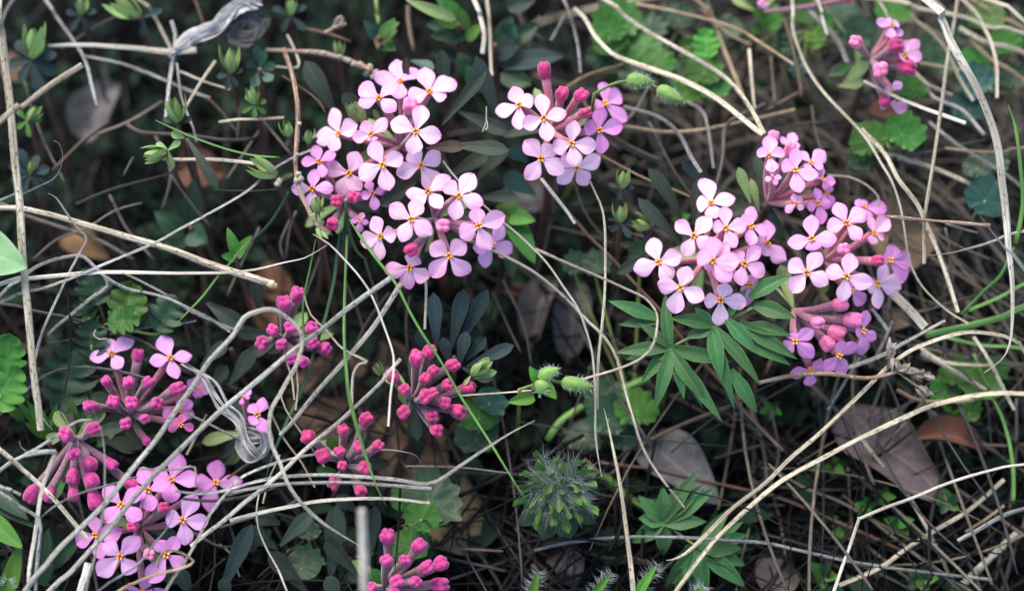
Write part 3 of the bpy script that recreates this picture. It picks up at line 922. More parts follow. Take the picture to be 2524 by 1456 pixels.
cluster('drooping fan of closed magenta buds on long fuzzy mauve tubes', '20', (535, 370), 0.0, 0.15, [],
  [('20', (470, 340), {'s': 1.15, 'dz': -.3}), ('20', (660, 300), {'s': 1.05, 'dz': -.2}), ('20', (525, 475), {'dz': -.2}), ('20', (640, 550), {'dz': -.1, 's': 1.1}), ('20', (790, 545), {'dz': .1}), ('20', (525, 640)),
   ('20', (650, 665), {'s': 1.1}), ('20', (230, 765), {'s': 1.15}), ('20', (350, 765), {'dz': .15, 's': 1.05}), ('20', (525, 765), {'dz': .1, 's': 1.1}), ('20', (675, 810), {'s': 1.2}), ('20', (930, 690), {'dz': .3})],
  bud='bud_violet', L=.5, leaves=[((195, 1085), (155, 1190), 30, .6), ((180, 1085), (150, 1130), 24, .8, 'sprout_leaf'), ((180, 1110), (140, 1230), 22, .8, 'green_leaf')])
cluster('violet flower cluster crossed by several grey grass stems, lowest of the open ones', '20', (990, 1000), -0.15, 1.1, [
    ('20', (865, 840), [(755, 698), (1015, 738), (1012, 945), (757, 965)], Z(-.1)),
    ('20', (1055, 740), [(1015, 573), (1217, 680), (1080, 888), (960, 770)], Z(.0)),
    ('20', (1220, 665), [(1295, 487), (1418, 672), (1212, 833), (1075, 600)], Z(.2)),
    ('20', (1300, 950), [(1395, 772), (1485, 960), (1330, 1128), (1182, 930)], Z(-.1, **LI)),
    ('20', (685, 1055), [(680, 918), (875, 1020), (542, 1112), (735, 1235)], Z(.1)),
    ('20', (860, 1205), [(737, 1108), (995, 1072), (695, 1335), (975, 1315)], Z(-.15, **LI)),
    ('20', (1185, 1195), [(1255, 1058), (1315, 1285), (1055, 1385), (1120, 1095)], Z(.05)),
    ('20', (1535, 685), [(1555, 527), (1725, 680), (1395, 690), (1500, 893)], Z(.45)),
    ('20', (1020, 1450), [(1050, 1370), (1185, 1456), (890, 1456), (1020, 1555)], Z(.2))],
  [('20', (1165, 860)), ('20', (940, 995)), ('20', (1060, 1190), {'mat': 'bud_light'})], pal='petal_violet', leaves=[((330, 1330), (260, 1420), 26, 1.0, 'yellow_leaf'), ((440, 1380), (420, 1440), 60, 1.2, 'dark_green_leaf')])
cluster('loose crimson bud cluster crossed by the looping grass blade', '11', (200, 1040), 0.55, 1.0, [],
  [('11', (210, 800), {'s': 1.3}), ('11', (305, 740), {'s': 1.25}), ('11', (125, 990)), ('11', (250, 965)), ('11', (55, 1080), {'s': 1.1}), ('11', (190, 1090), {'s': .9}), ('11', (405, 970)), ('11', (400, 1080)), ('11', (495, 1120), {'s': 1.1}), ('11', (250, 1190)), ('11', (340, 1210), {'s': .95})],
  [((640, 770), (632, 690), 40, 1.3), ((660, 870), (700, 850), 30, 1.2)], bud='bud_violet')
cluster('starburst of crimson buds on fuzzy mauve tubes beside the grey-green leaf rosette', '11', (1130, 1480), -0.05, 1.1, [],
  [('11', (1150, 1190), {'s': 1.1}), ('11', (1245, 1145)), ('11', (1405, 1240), {'s': 1.1}), ('11', (1265, 1280), {'s': .95}), ('11', (1210, 1335)), ('11', (980, 1315), {'s': 1.1}), ('11', (1370, 1380)), ('11', (1520, 1400), {'s': 1.15}), ('11', (1065, 1410), {'s': 1.05}),
   ('21', (1210, 70)), ('21', (1345, 115), {'s': 1.05}), ('21', (1445, 170), {'s': 1.1}), ('21', (1255, 205), {'s': 1.1}), ('21', (1290, 305)), ('21', (1060, 180), {'s': 1.05}), ('21', (1265, 40), {'s': .8})],
  [((990, 970), (960, 905), 30, .8, 'green_leaf'), ((1000, 1000), (985, 960), 24, .8, 'sprout_leaf')])
cluster('crimson bud cluster on the big tan dead leaf, crossed by a green blade', '21', (640, 545), 0.05, 1.05, [],
  [('21', (790, 235), {'s': 1.15}), ('21', (630, 310)), ('21', (385, 360), {'s': 1.15}), ('21', (605, 460), {'s': .95}), ('21', (735, 425)), ('21', (870, 425), {'s': 1.05}), ('21', (490, 490), {'s': 1.1}), ('21', (620, 560), {'s': .9}), ('21', (780, 575)), ('21', (565, 685), {'dz': .2}), ('21', (750, 735), {'s': 1.1})],
  [((835, 1125), (812, 1075), 32, .7, 'green_leaf'), ((830, 1160), (780, 1155), 28, .6, 'green_leaf')])
cluster('magenta bud cluster standing among dark leaves below the crenate leaf', '21', (930, 1430), -0.1, 1.05, [],
  [('21', (945, 1065), {'s': 1.15}), ('21', (935, 1240), {'s': 1.05}), ('21', (1065, 1240)), ('21', (1165, 1135), {'s': 1.15}), ('21', (1220, 1285), {'s': 1.1}), ('21', (1325, 1260), {'s': 1.1}), ('21', (1005, 1390), {'s': .95}), ('21', (1140, 1390)), ('21', (1315, 1410), {'s': 1.15}), ('21', (835, 1430)), ('21', (990, 1470), {'s': .9})],
  [((930, 1390), (960, 1300), 34, .9, 'blue_leaf'), ((950, 1460), (915, 1400), 36, .8, 'green_leaf')], bud='bud_violet')
cluster('tiny blurred violet bloom above bright green leaves at the grass edge', '02', (1790, 90), 2.8, 0.5, [
    ('02', (1800, 25), [(1760, 20), (1850, 40), (1800, -40), (1810, 60)], {})], [('03', (585, -5), {'s': .8})],
  [((1880, 60), (1862, 20), 30, 2.8, 'bright_leaf'), ((1885, 70), (1910, 30), 30, 2.9, 'bright_leaf'), ((1880, 80), (1850, 70), 30, 3.0, 'green_leaf')], pal='petal_violet', L=.8)

# ------------------------------------------------------------------ dry stems, grass blades and twigs
GRP = {'straw': ('straw-coloured dry grass', 'straw-coloured dry grass'),
       'pale': ('bleached dry grass', 'bleached whitish dry grass'),
       'grey': ('weathered grey grass', 'weathered grey dry grass'),
       'tan': ('tan dead grass', 'tan dead grass'),
       'dim': ('dim grey-brown grass in the litter', 'dim grey-brown dead grass'),
       'brown': ('brown dead twigs', 'thin brown dead twig'),
       'green': ('green grass blades', 'narrow fresh green grass blade'),
       'dgreen': ('dark green grass blades', 'narrow dark green grass blade'),
       'ygreen': ('yellow-green living grass', 'yellow-green living grass'),
       'bark': ('bark-covered twigs', 'rough brown bark twig'), 'redbark': ('reddish twigs', 'smooth reddish brown twig')}
MARKS = [(80, 100, 'beside the tall leaf bud'), (270, 270, 'by the folded grey dead leaf'), (80, 420, 'by the blue-green rosette'), (420, 250, 'behind the branching sprout'), (570, 150, 'by the plump leaf buds'),
         (610, 50, 'by the papery husk'), (730, 300, 'by the bark twig'), (800, 130, 'by the lichened twig'), (980, 300, 'by the large pale cluster'), (1080, 600, 'by the centre flowers'), (1190, 80, 'by the upright white stem'), (1400, 320, 'by the four-bud cluster'),
         (1600, 215, 'by the two nodding green buds'), (1620, 100, 'by the scalloped green leaves'), (1950, 120, 'by the golden straw stem'), (2190, 150, 'by the small blurred cluster'), (2420, 250, 'by the broad white stem'), (1930, 430, 'by the violet leaning cluster'), (2080, 600, 'by the far pale cluster'),
         (2230, 590, 'on the pale tan dead leaf'), (2400, 780, 'among the green grass blades'), (2020, 860, 'by the side-facing buds'), (2230, 930, 'by the ragged dried heads'), (2190, 1130, 'by the mauve dead leaf'), (2380, 1100, 'by the orange-brown dead leaf'), (2117, 1278, 'by the elbow of the white stem'), (2440, 1330, 'by the pale greenish blade end'),
         (1930, 1440, 'by the litter-covered dead leaf'), (1660, 1120, 'by the pale crumpled dead leaf'), (1700, 1330, 'under the lower palmate leaf'), (1700, 880, 'by the palmate leaf'), (1370, 1200, 'by the hairy bud'), (1380, 780, 'by the curved grey dead leaves'), (1350, 940, 'by the hairy green bud pair'), (1500, 540, 'by the small sprouts under the nodding buds'), (1720, 600, 'by the pale cluster over the palmate leaf'),
         (1140, 800, 'by the grey-green rosette'), (1040, 960, 'by the starburst of buds'), (850, 1130, 'over the big tan dead leaf'), (850, 1330, 'among the drab leaf fan'), (990, 1390, 'by the magenta buds'), (700, 820, 'by the loose bud cluster'), (560, 860, 'by the grey papery strip'), (330, 980, 'by the raised violet flowers'), (190, 1150, 'by the drooping buds'), (340, 1290, 'over the lowest violet flowers'),
         (300, 760, 'over the deeply lobed leaves'), (130, 920, 'over the broad lobed leaf'), (470, 560, 'by the dark round seedling leaves'), (660, 690, 'by the open end of the hollow straw'), (40, 640, 'by the downy green leaf'), (50, 1220, 'by the glossy green leaves'), (640, 1060, 'by the deep violet flowers'), (2330, 40, 'over the teal green leaves'), (1880, 20, 'by the tiny blurred violet bloom'), (200, 600, 'by the bowed grey stem')]
NAME = {'green': ('grass_blade', 'grass blade'), 'dgreen': ('grass_blade', 'grass blade'), 'purplegreen': ('grass_blade', 'grass blade'), 'bark': ('twig', 'twig'), 'redbark': ('twig', 'twig'), 'brown': ('twig', 'twig')}
def st(kind, w, d, pts, label=None, flat=None, taper=(0, 0), twist=None, name=None, cat=None, seg=8, lump=0.0, root=None):
    """pts 'u,v u,v ...'; w and d may be (start, end); taper = share of the length narrowed at either end"""
    pp = [tuple(float(x) for x in q.split(',')) for q in pts.split()]
    n = len(pp)
    dd = d if isinstance(d, (tuple, list)) else (d, d)
    ww = w if isinstance(w, (tuple, list)) else (w, w)
    ww = tuple(q * (.82 if q < 9 else .86 if q < 17 else .92) for q in ww)
    tot = [0.0]
    for i in range(1, n):
        tot.append(tot[-1] + math.hypot(pp[i][0] - pp[i - 1][0], pp[i][1] - pp[i - 1][1]))
    P3 = []
    for i, (u, v) in enumerate(pp):
        f = tot[i] / max(1e-6, tot[-1])
        if len(dd) == n: q = dd[i]
        else: q = dd[0] + (dd[-1] - dd[0]) * f
        if v < 450 and q > 0.7:
            q += 1.7 * (450 - v) / 450
        P3.append(PS(u, v, q))
    def off(u, v): return u < 6 or u > 2518 or v < 6 or v > 1450
    W = [ww[0] + (ww[-1] - ww[0]) * tot[i] / max(1e-6, tot[-1]) for i in range(n)]
    def ext(p, dirv):
        dv = Vector((dirv.x, dirv.y, max(-0.3, min(0.1, dirv.z))))
        if dv.length < 1e-4: dv = Vector((0, -1, 0))
        dv.normalize()
        L = max(2.0, p.z * 1.2)
        return [p + dv * (L * .5) + Vector((0, 0, -p.z * 0.2)), Vector((p.x + dv.x * L, p.y + dv.y * L, p.z * 0.42)), Vector((p.x + dv.x * L * 1.35, p.y + dv.y * L * 1.35, -0.1))]
    if off(*pp[0]) and kind not in ('x',):
        e = ext(P3[0], P3[0] - P3[1]); P3 = e[::-1] + P3; W = [W[0]] * 3 + W
    if off(*pp[-1]):
        e = ext(P3[-1], P3[-1] - P3[-2]); P3 = P3 + e; W = W + [W[-1]] * 3
    path, wid = spline(P3, 0.22, W)
    m = len(path)
    rad = []
    for i in range(m):
        f = i / (m - 1)
        q = 1.0
        if taper[0] and f < taper[0]: q = max(0.06, (f / taper[0])) ** 0.8
        if taper[1] and f > 1 - taper[1]: q = min(q, max(0.06, (1 - f) / taper[1]) ** 0.8)
        lm = 1 + lump * mnoise.noise(path[i] * 3.1) if lump else 1 + 0.10 * mnoise.noise(path[i] * 0.9)
        rad.append(max(0.006, wid[i] * KPX / 2 * q * lm))
    fl = flat if flat is not None else (0.3 if kind in ('green', 'dgreen', 'purplegreen') else 0.95 if kind in ('bark', 'redbark', 'brown') else random.uniform(.28, .5))
    a0 = random.uniform(-0.5, 0.5); a1 = random.uniform(-0.6, 0.6)
    tw = twist if twist is not None else (lambda f: a0 + a1 * f)
    # slight natural waviness
    for i in range(1, m - 1):
        path[i] = path[i] + Vector((mnoise.noise(path[i] * 0.8), mnoise.noise(path[i] * 0.8 + Vector((9, 3, 1))), 0)) * 0.02
    g = sweep(path, rad, fl, seg, TOCAM, tw, 0.16)
    nm, ct = NAME.get(kind, ('dry_stalk', 'dry stalk'))
    nm = name or nm; ct = cat or ct
    if root is not None:
        return part(nm, g, kind, root)
    low = min(path, key=lambda p: p.z)
    o = mesh_obj(nm, g[0], g[1], kind, None, g[2], low, kind not in ('straw', 'grey', 'pale', 'tan', 'bleach'))
    if label: tag(o, label, ct)
    else:
        gp, lb = GRP[kind]
        mu, mv = pp[len(pp) // 2]
        mark = min(MARKS, key=lambda q: math.hypot(q[0] - mu, q[1] - mv))[2]
        bow = 'curved' if tot[-1] > 1.03 * math.hypot(pp[-1][0] - pp[0][0], pp[-1][1] - pp[0][1]) else 'straight'
        bow = ('thin ' if ww[0] < 9 else 'stout ' if ww[0] > 12 else '') + bow
        tag(o, bow + ' ' + lb + ' ' + mark, ct, gp)
    return o

# --- left side
st('straw', (23, 18), -.6, '-3,-20 5,90 22,230 37,400 47,500 57,645 69,783 83,921 93,990 100,1060', 'thick pale straw stem rising straight up past the downy green leaf', flat=.6, twist=0)
st('straw', 17, (-1.3, -1.0), '-4,300 50,266 100,228 150,193 203,161', 'short broken straw stem leaning across the upright straw stem', flat=.8)
st('grey', (6, 8), .1, '130,347 145,354 154,380 149,415 131,442 93,461 52,480 0,494', 'thin curled grey grass end hooked beside the upright straw stem', taper=(.2, 0))
st('grey', (6, 11), (-.1, -.2), '118,477 138,489 162,524 187,558 213,584 204,610 173,665 152,707 128,759 104,818 90,869 81,914 83,975 104,1029 131,1060', 'grey blade sharply kinked near its tip, running down beside the straw stem', taper=(.12, .1))
hs = st('straw', (16, 22), (1.2, .2), '-5,512 104,524 207,551 311,583 415,614 518,652 629,686 672,701', 'thick speckled hollow straw with a cut open end', flat=.9)
e0 = P(680, 705, .2); ax0 = (P(680, 705, .2) - P(640, 690, .24)).normalized()
mesh_obj('cut_end', *lathe(P(664, 698, .2), ax0, [(0, .07), (.02, .088), (.10, .082), (.10, .06), (.16, .055), (.17, .02)], 10, 3, .06, .05)[:2], 'pith', hs, org=tuple(hs.location / CM))
st('pale', (14, 6), (-.25, .05), '0,700 69,686 138,679 242,672 346,673 449,674 553,672 629,664 698,648 750,636 785,617 806,604', 'cream grass blade lying almost level, tapering towards the twig end', taper=(0, .15))
st('grey', (11, 10), (-.4, .35), '0,744 104,710 173,686 242,658 311,629 380,600 449,560 518,524 608,472 664,424 715,393 770,368', 'long grey stem slanting up from the straw stem to the bark twig')
st('grey', (11, 8), (.6, .9), '-4,735 45,693 86,659 138,638 194,629 221,645 259,683 311,711 363,721 415,735 467,759 518,783 567,818', 'grey stem bowed in a low arch behind the cream blade')
st('grey', 7, 1.1, '311,676 363,700 415,728 470,765 540,795 580,812')
st('grey', 10, .9, '256,679 266,707 225,735 173,776 138,804 118,825')
st('dim', 10, 1.0, '0,749 86,766 173,783 259,811 346,838 394,866')
st('grey', 5, 1.2, '118,845 173,837 239,830 311,818 380,804 484,790')
st('grey', 10, .55, '-4,1025 31,991 76,953 97,935 138,914 190,904 259,908 311,918 363,932', 'grey stem arching up behind the two raised violet flowers')
st('grey', 5, .5, '236,812 232,825 246,836 262,834 272,846')
st('dim', 13, 1.6, '-4,500 60,530 150,560 240,590 330,640')
st('dim', 9, 1.5, '80,640 140,590 215,560 280,520 350,500')
st('brown', 8, 1.4, '95,905 110,950 135,985 160,1010')
# --- the tangle over the lower left clusters
st('bleach', (15, 11), [-1.0, -1.0, -1.0, -1.0, -1.0, -1.0, -1.0, -1.0, -1.0, -.95, -.95, -.95, -.95, -.95, -.95, -.95, -.95, -.9, -.9, -.9, -.9, -.9, -.9, -.9, -.9, -.85, -.8, -.8, -.8, -.75, -.7, -.65, -.5],
   '62,1456 114,1389 145,1351 207,1292 263,1236 301,1188 332,1150 380,1091 415,1039 449,988 477,950 518,887 570,831 601,783 629,769 657,762 684,766 715,787 736,807 746,831 743,862 729,904 708,938 688,975 670,1005 662,1050 670,1098 691,1143 708,1188 740,1236 785,1281 836,1316 895,1350',
   'long bleached blade looping over the loose bud cluster and curling back down', taper=(0, .06))
st('bleach', (14, 15), (-.85, -.7), '121,1456 173,1409 221,1357 263,1312 311,1250 363,1191 415,1136 484,1067 553,1005 629,943 715,870 802,804 871,749 964,684', 'long stiff straw stem slanting from violet cluster to a broken end under centre flowers')
st('grey', (4, 8), -1.25, '213,977 228,1008 249,1057 258,1109 259,1160 258,1230 249,1299 239,1351 221,1416 212,1456', 'thin grey stem running upright across the drooping buds and violet flowers', taper=(.15, 0))
st('grey', 6, (-.75, -.5), '100,1275 131,1250 173,1226 214,1209 277,1192 339,1174', 'thin grey stem arching under the drooping buds')
st('bleach', (14, 11), -.85, '138,1112 118,1160 104,1202 95,1247 92,1275 83,1333 74,1385 70,1456', 'folded brown-grey blade standing in front of the drooping buds')
st('grey', 14, -.9, '62,1121 100,1114 138,1112', 'short fringed grey blade end folded over at its top', flat=.3)
st('grey', (9, 10), -.95, '-4,1212 45,1247 97,1281 96,1333 91,1385 88,1456', 'grey blade bent sharply downwards below the drooping buds')
st('straw', 14, -.5, '-4,1105 52,1154 97,1195 138,1236 180,1285 215,1328', 'greenish straw stem slanting down behind the folded blade')
st('grey', (12, 8), .15, '-4,1162 52,1126 104,1095 145,1067 173,1046 201,1034 225,1036', 'grey stem slanting up behind the top of the drooping buds')
st('grey', 10, -.8, '-4,1198 28,1209 51,1219')
st('grey', 3, -.6, '47,1087 52,1102 66,1112')
st('grey', 7, -.75, '342,1155 398,1159 449,1153 480,1151 482,1200')
st('grey', (8, 13), (-.45, -.6), '432,1209 484,1216 553,1210 629,1188 698,1174 785,1169 871,1174 975,1181 1054,1192 1096,1174 1130,1150 1182,1115 1258,1067 1318,1036', 'flat grey ribbon lying level under the buds then turning up to a frayed tip', flat=.3, taper=(0, .3))
st('grey', 9, -.65, '560,1218 629,1203 715,1190 836,1189 940,1194 1064,1203', 'grey ribbon lying level just under the frayed one', flat=.4)
st('dim', 9, -.5, '450,1228 520,1234 600,1225 680,1200')
st('bleach', (11, 9), -.35, '567,1283 636,1264 698,1250 767,1236 836,1231 906,1229 975,1229 1060,1238', 'brownish straw stem lying level below the grey ribbons')
st('grey', (11, 7), [-.85, -.85, -.85, -.8, -.7, -.6, -.4, -.1, .1, .35, .5, .4, .3, .3, .3], '408,1456 446,1399 484,1333 518,1264 560,1212 588,1181 629,1160 681,1140 733,1126 778,1118 860,1112 950,1108 992,1112 1026,1122 1040,1148', 'grey ribbon slanting up past the violet flower and levelling out behind the buds', taper=(0, .12))
st('bleach', (12, 10), (-.65, -.35), '470,1345 501,1319 553,1281 605,1236 640,1210 698,1160 750,1109 836,1039 930,953 950,928 988,884', 'mottled grey-brown stem slanting up to the starburst of buds')
st('grey', 7, -1.0, '235,1460 294,1420 346,1385 380,1340 415,1295 432,1250', 'dark grey stem curving up across the lowest violet flowers', taper=(0, .1))
st('tan', (8, 9), -.95, '387,1399 394,1371 415,1354 446,1361 477,1382 449,1399 380,1416 328,1437 290,1456', 'tan blade end curled into a hook over the lowest violet flowers', flat=.35)
st('pale', (24, 20), -.9, '219,1388 207,1427 197,1458', 'short wide pale stem stub under the violet cluster', flat=.7)
st('grey', (7, 10), .4, '463,1020 518,1046 570,1074 605,1095 629,1126')
st('dim', 8, .8, '540,1300 600,1280 700,1250 740,1225')
st('dim', 12, .9, '455,1300 540,1345 590,1340')
st('brown', 8, 1.0, '560,1180 600,1150 660,1115')
st('tan', 9, .7, '460,1120 490,1060 510,1020')
st('grey', 6, .9, '540,1340 570,1365 590,1420')
# --- centre
st('pale', (20, 22), [-4.4, -4.3, -4.1], '892,1256 893,1300 897,1458', 'thick pale cut stem standing upright below the crimson bud clusters', flat=.8, twist=0)
st('pale', (5, 7), 0, '639,1216 632,1254 636,1299 657,1351 684,1399 708,1456', 'thin pale stem curving down between the dark leaves')
st('pale', (5, 7), (-.4, -.7), '771,577 809,600 843,634 878,672 906,711 926,752 944,797 961,845 970,880 970,921 963,975 957,1050', 'thin pale stem curving down in front of the stiff straw stems', taper=(.1, 0))
st('straw', (5, 9), -.2, '750,728 767,776 802,811 833,849 864,870 899,887 902,894 885,897 871,921 868,975 868,995 862,1019 836,1037', 'thin straw-coloured tendril hooked back on itself beside the green blade')
st('bleach', (12, 15), (.1, -.25), '690,1072 719,1043 774,975 836,904 871,863 923,800 957,749 990,697', 'stiff brown-streaked stem split at its tip under the centre flowers')
st('pale', 8, .8, '1047,660 1050,700 1051,731 1047,811', 'short whitish stem upright above the grey-green rosette')
st('pale', (6, 7), (.5, .1), '1092,397 1127,442 1196,510 1258,562 1293,593 1345,645 1389,707 1424,759 1441,804 1458,863 1465,921 1467,975 1467,1057 1472,1109 1483,1174', 'long white thread-like stem arching down from the centre flowers past the green bud', taper=(0, .1))
st('straw', 9, (.9, .9), '1150,590 1258,638 1327,679 1396,735 1448,790 1493,835 1521,887 1540,960 1559,1022 1583,1098 1621,1167 1686,1250', 'smooth tan-grey stem arching down to the lower palmate leaf')
st('straw', (7, 9), (.8, .3), '1452,442 1472,484 1486,520 1493,576 1493,645 1490,714 1483,800 1476,870 1473,940 1472,1008', 'straight upright straw stem meeting the white thread-like one')
st('straw', (9, 8), [.9, .7, .4, .1, -.1, -.25, -.3, -.35, -.35, -.3, -.2, -.1], '1320,614 1396,648 1483,686 1552,717 1590,735 1614,762 1621,790 1611,845 1583,880 1535,904 1465,925 1431,935', 'straw stem bending round in a hook beside the palmate leaf')
st('straw', 6, .2, '1310,962 1240,968 1135,975')
st('pale', 9, 1.0, '1334,440 1362,476 1389,510 1417,551', 'short pale stem with a cut end below the four-bud cluster')
st('tan', 7, 1.4, '1469,377 1535,411 1590,439 1700,484')
st('redbark', 10, (1.5, 1.1), '1320,425 1370,490 1417,541 1452,583 1500,628 1535,666 1586,721 1631,769 1700,856 1759,921 1794,961 1828,1005 1887,1067 1930,1110', 'long reddish twig slanting down behind the palmate leaf', seg=7, lump=.3)
st('straw', (6, 16), (-.2, -.4), '1488,1005 1500,1057 1514,1126 1528,1195 1541,1281 1552,1368 1562,1456', 'upright straw stem with a torn pointed tip beside the hairy bud', taper=(.12, 0))
st('grey', 10, 1.0, '1317,1356 1396,1337 1500,1325 1604,1321 1707,1325 1811,1332 1887,1336 1990,1361 2094,1382 2198,1399 2302,1413 2445,1428', 'long grey stem lying level behind the lower palmate leaf')
st('dim', 9, 1.8, '1100,1160 1200,1166 1310,1170'); st('grey', 5, .9, '1000,1148 1130,1150 1258,1165')
st('dim', 9, 1.1, '960,1345 1100,1350 1240,1358', None); st('brown', 10, 1.5, '1310,1390 1345,1440 1370,1458')
st('brown', 9, 2.0, '1270,1300 1310,1360 1335,1420'); st('dim', 8, 2.0, '1560,1100 1500,1170 1440,1130')
st('redbark', 8, 2.0, '1480,1140 1600,1155 1720,1180 1860,1210', None); st('brown', 8, 2.0, '1540,1370 1620,1390 1670,1400')
st('brown', 8, 2.2, '1760,1130 1820,1110 1880,1095'); st('brown', 11, 1.8, '1560,1105 1650,1060 1720,1030 1800,1000')
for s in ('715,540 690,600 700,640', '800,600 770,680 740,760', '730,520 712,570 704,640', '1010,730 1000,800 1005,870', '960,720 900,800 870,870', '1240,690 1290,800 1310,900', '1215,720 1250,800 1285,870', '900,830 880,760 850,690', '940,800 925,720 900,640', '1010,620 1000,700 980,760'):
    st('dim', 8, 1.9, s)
for s in ('700,870 720,930 726,985', '730,880 735,960 728,1010', '690,960 705,1010 760,1090 800,1150', '660,1000 700,1080 745,1140 776,1200', '648,1240 662,1180 690,1120'):
    st('straw', 6, .5, s)
# --- right
st('straw', (12, 12), (.35, .9), '1642,1380 1673,1373 1707,1350 1759,1299 1811,1247 1887,1189 1956,1122 2025,1064 2094,998 2150,943 2181,911 2233,870 2284,845 2354,823 2405,818 2475,828 2509,845 2526,868', 'long straw blade sweeping up and arching over near the broad white stem', taper=(.05, 0))
st('straw', (11, 16), (1.0, 1.0), '1666,1456 1724,1378 1776,1316 1887,1214 1956,1167 2025,1129 2129,1074 2233,1026 2302,998 2405,974 2526,970', 'long greyish straw stem running beside the arching blade')
st('pale', (10, 8), .4, '2056,1456 2077,1395 2094,1351 2117,1279 2119,1277 2181,1250 2250,1226 2336,1191 2440,1160 2526,1143', 'white stem bent at a sharp elbow low down')
st('straw', 11, 1.7, '2112,1064 2164,1133 2215,1195 2250,1240 2284,1299 2319,1368 2357,1456', 'straw stem lying over the mauve dead leaf')
st('straw', 13, 1.6, '2036,1456 2164,1399 2233,1351 2319,1299 2388,1257 2475,1181', 'straw stem slanting under the bent white stem')
st('pale', 15, 1.2, '2361,1332 2405,1309 2468,1271 2526,1252', 'pale greenish broad blade end beside the mauve dead leaf', flat=.35)
st('straw', 21, 1.9, '2357,1456 2405,1409 2457,1357 2509,1312'); st('dim', 10, 2.0, '2506,981 2506,1091 2492,1230 2471,1333 2454,1430')
st('green', (9, 13), 1.6, '2447,981 2468,1022 2488,1091 2497,1174 2497,1240', 'green grass blade rising from a reddish base beside the bent white stem', taper=(.1, 0))
st('pale', (23, 17), [.5, .45, .4, .35, .3, .25, .2, .2, .2, .2, .2, .2, .2, .15, .1, .1], '2281,-2 2319,45 2343,100 2371,152 2405,214 2440,297 2461,366 2471,449 2478,510 2482,558 2485,610 2495,697 2495,783 2488,849 2468,887 2426,918', 'broad bleached white stem curving down the whole way past the far clusters', flat=.35, taper=(0, .15))
st('straw', (15, 9), 1.1, '1952,-2 1954,69 1970,121 1990,169 2025,221 2077,277 2129,332 2170,397 2198,446 2218,507 2230,570 2243,645 2274,707 2336,766 2388,797', 'smooth golden straw stem curving down behind the violet cluster')
st('straw', 12, 1.3, '2122,318 2181,377 2215,442 2262,505 2285,555 2312,617 2336,686 2361,769', 'second golden straw stem splitting off from the smooth golden one'); st('straw', 12, .75, '2360,-2 2340,121 2319,259 2305,380 2284,503 2278,558 2278,650', 'upright straw stem crossing beside the broad white stem')
st('pale', (10, 14), .8, '2129,200 2198,235 2267,263 2380,304', 'pale stem crossing the small blurred pink cluster')
st('straw', 12, 1.2, '2250,173 2284,207 2347,235')
for k, w, d, s in (('straw', 12, 1.2, '2181,-2 2267,21 2371,41 2440,66 2526,83'), ('straw', 16, 1.1, '2433,-2 2526,52'), ('straw', 11, 1.2, '2371,-2 2426,69 2454,145 2457,242'), ('straw', 11, 1.5, '2243,38 2319,104 2364,190 2399,249'),
                   ('straw', 16, 1.6, '2364,69 2440,107 2526,131'), ('tan', 12, 1.7, '2371,76 2440,145 2526,204'), ('straw', 13, 1.3, '2164,-2 2191,52'), ('grey', 14, 1.6, '1990,21 2060,93 2094,162 2136,214'),
                   ('pale', 8, 1.2, '2015,-2 2025,35 2039,86'), ('tan', 11, 1.2, '1569,10 1690,35 1811,69 1887,114 1956,159'), ('straw', 13, 2.2, '2188,380 2302,415 2423,467'), ('straw', 9, 1.8, '2267,156 2371,173'),
                   ('grey', 12, 1.8, '2267,194 2302,242 2371,270 2426,332'), ('tan', 9, 1.8, '2330,365 2405,373 2475,373 2526,363'), ('straw', 8, 1.3, '2039,432 2094,436 2136,456 2164,484 2166,510'), ('grey', 11, 1.8, '2290,300 2350,350 2430,400 2526,470'),
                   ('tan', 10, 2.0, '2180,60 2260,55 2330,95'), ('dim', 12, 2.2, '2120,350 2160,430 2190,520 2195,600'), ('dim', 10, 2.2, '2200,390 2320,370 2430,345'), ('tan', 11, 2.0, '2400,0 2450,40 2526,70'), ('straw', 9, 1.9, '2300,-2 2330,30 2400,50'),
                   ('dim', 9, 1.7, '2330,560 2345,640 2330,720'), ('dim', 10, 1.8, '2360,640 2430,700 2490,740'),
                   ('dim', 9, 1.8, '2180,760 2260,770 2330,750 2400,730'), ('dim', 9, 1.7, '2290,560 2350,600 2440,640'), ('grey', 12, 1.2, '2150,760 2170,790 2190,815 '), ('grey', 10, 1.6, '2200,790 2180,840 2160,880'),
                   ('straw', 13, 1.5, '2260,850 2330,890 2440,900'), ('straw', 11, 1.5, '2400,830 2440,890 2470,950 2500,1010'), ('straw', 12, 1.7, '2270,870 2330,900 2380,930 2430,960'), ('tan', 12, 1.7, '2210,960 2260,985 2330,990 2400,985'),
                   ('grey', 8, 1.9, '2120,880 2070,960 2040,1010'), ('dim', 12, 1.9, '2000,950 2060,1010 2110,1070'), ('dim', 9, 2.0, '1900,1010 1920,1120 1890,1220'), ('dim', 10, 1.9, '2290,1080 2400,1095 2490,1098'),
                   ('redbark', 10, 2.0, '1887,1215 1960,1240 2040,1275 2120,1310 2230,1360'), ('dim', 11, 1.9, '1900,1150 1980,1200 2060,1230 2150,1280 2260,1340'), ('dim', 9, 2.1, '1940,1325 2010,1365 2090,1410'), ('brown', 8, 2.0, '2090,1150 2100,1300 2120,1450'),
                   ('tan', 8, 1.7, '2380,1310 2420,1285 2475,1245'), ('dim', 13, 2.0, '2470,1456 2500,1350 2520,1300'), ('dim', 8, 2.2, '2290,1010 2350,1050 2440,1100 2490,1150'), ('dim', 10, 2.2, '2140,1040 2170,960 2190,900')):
    st(k, w, d, s)
st('green', (9, 15), .35, '2485,259 2502,311 2513,380 2522,480 2518,530 2503,600', 'bright green grass blade rising beside the broad white stem', taper=(.25, 0))
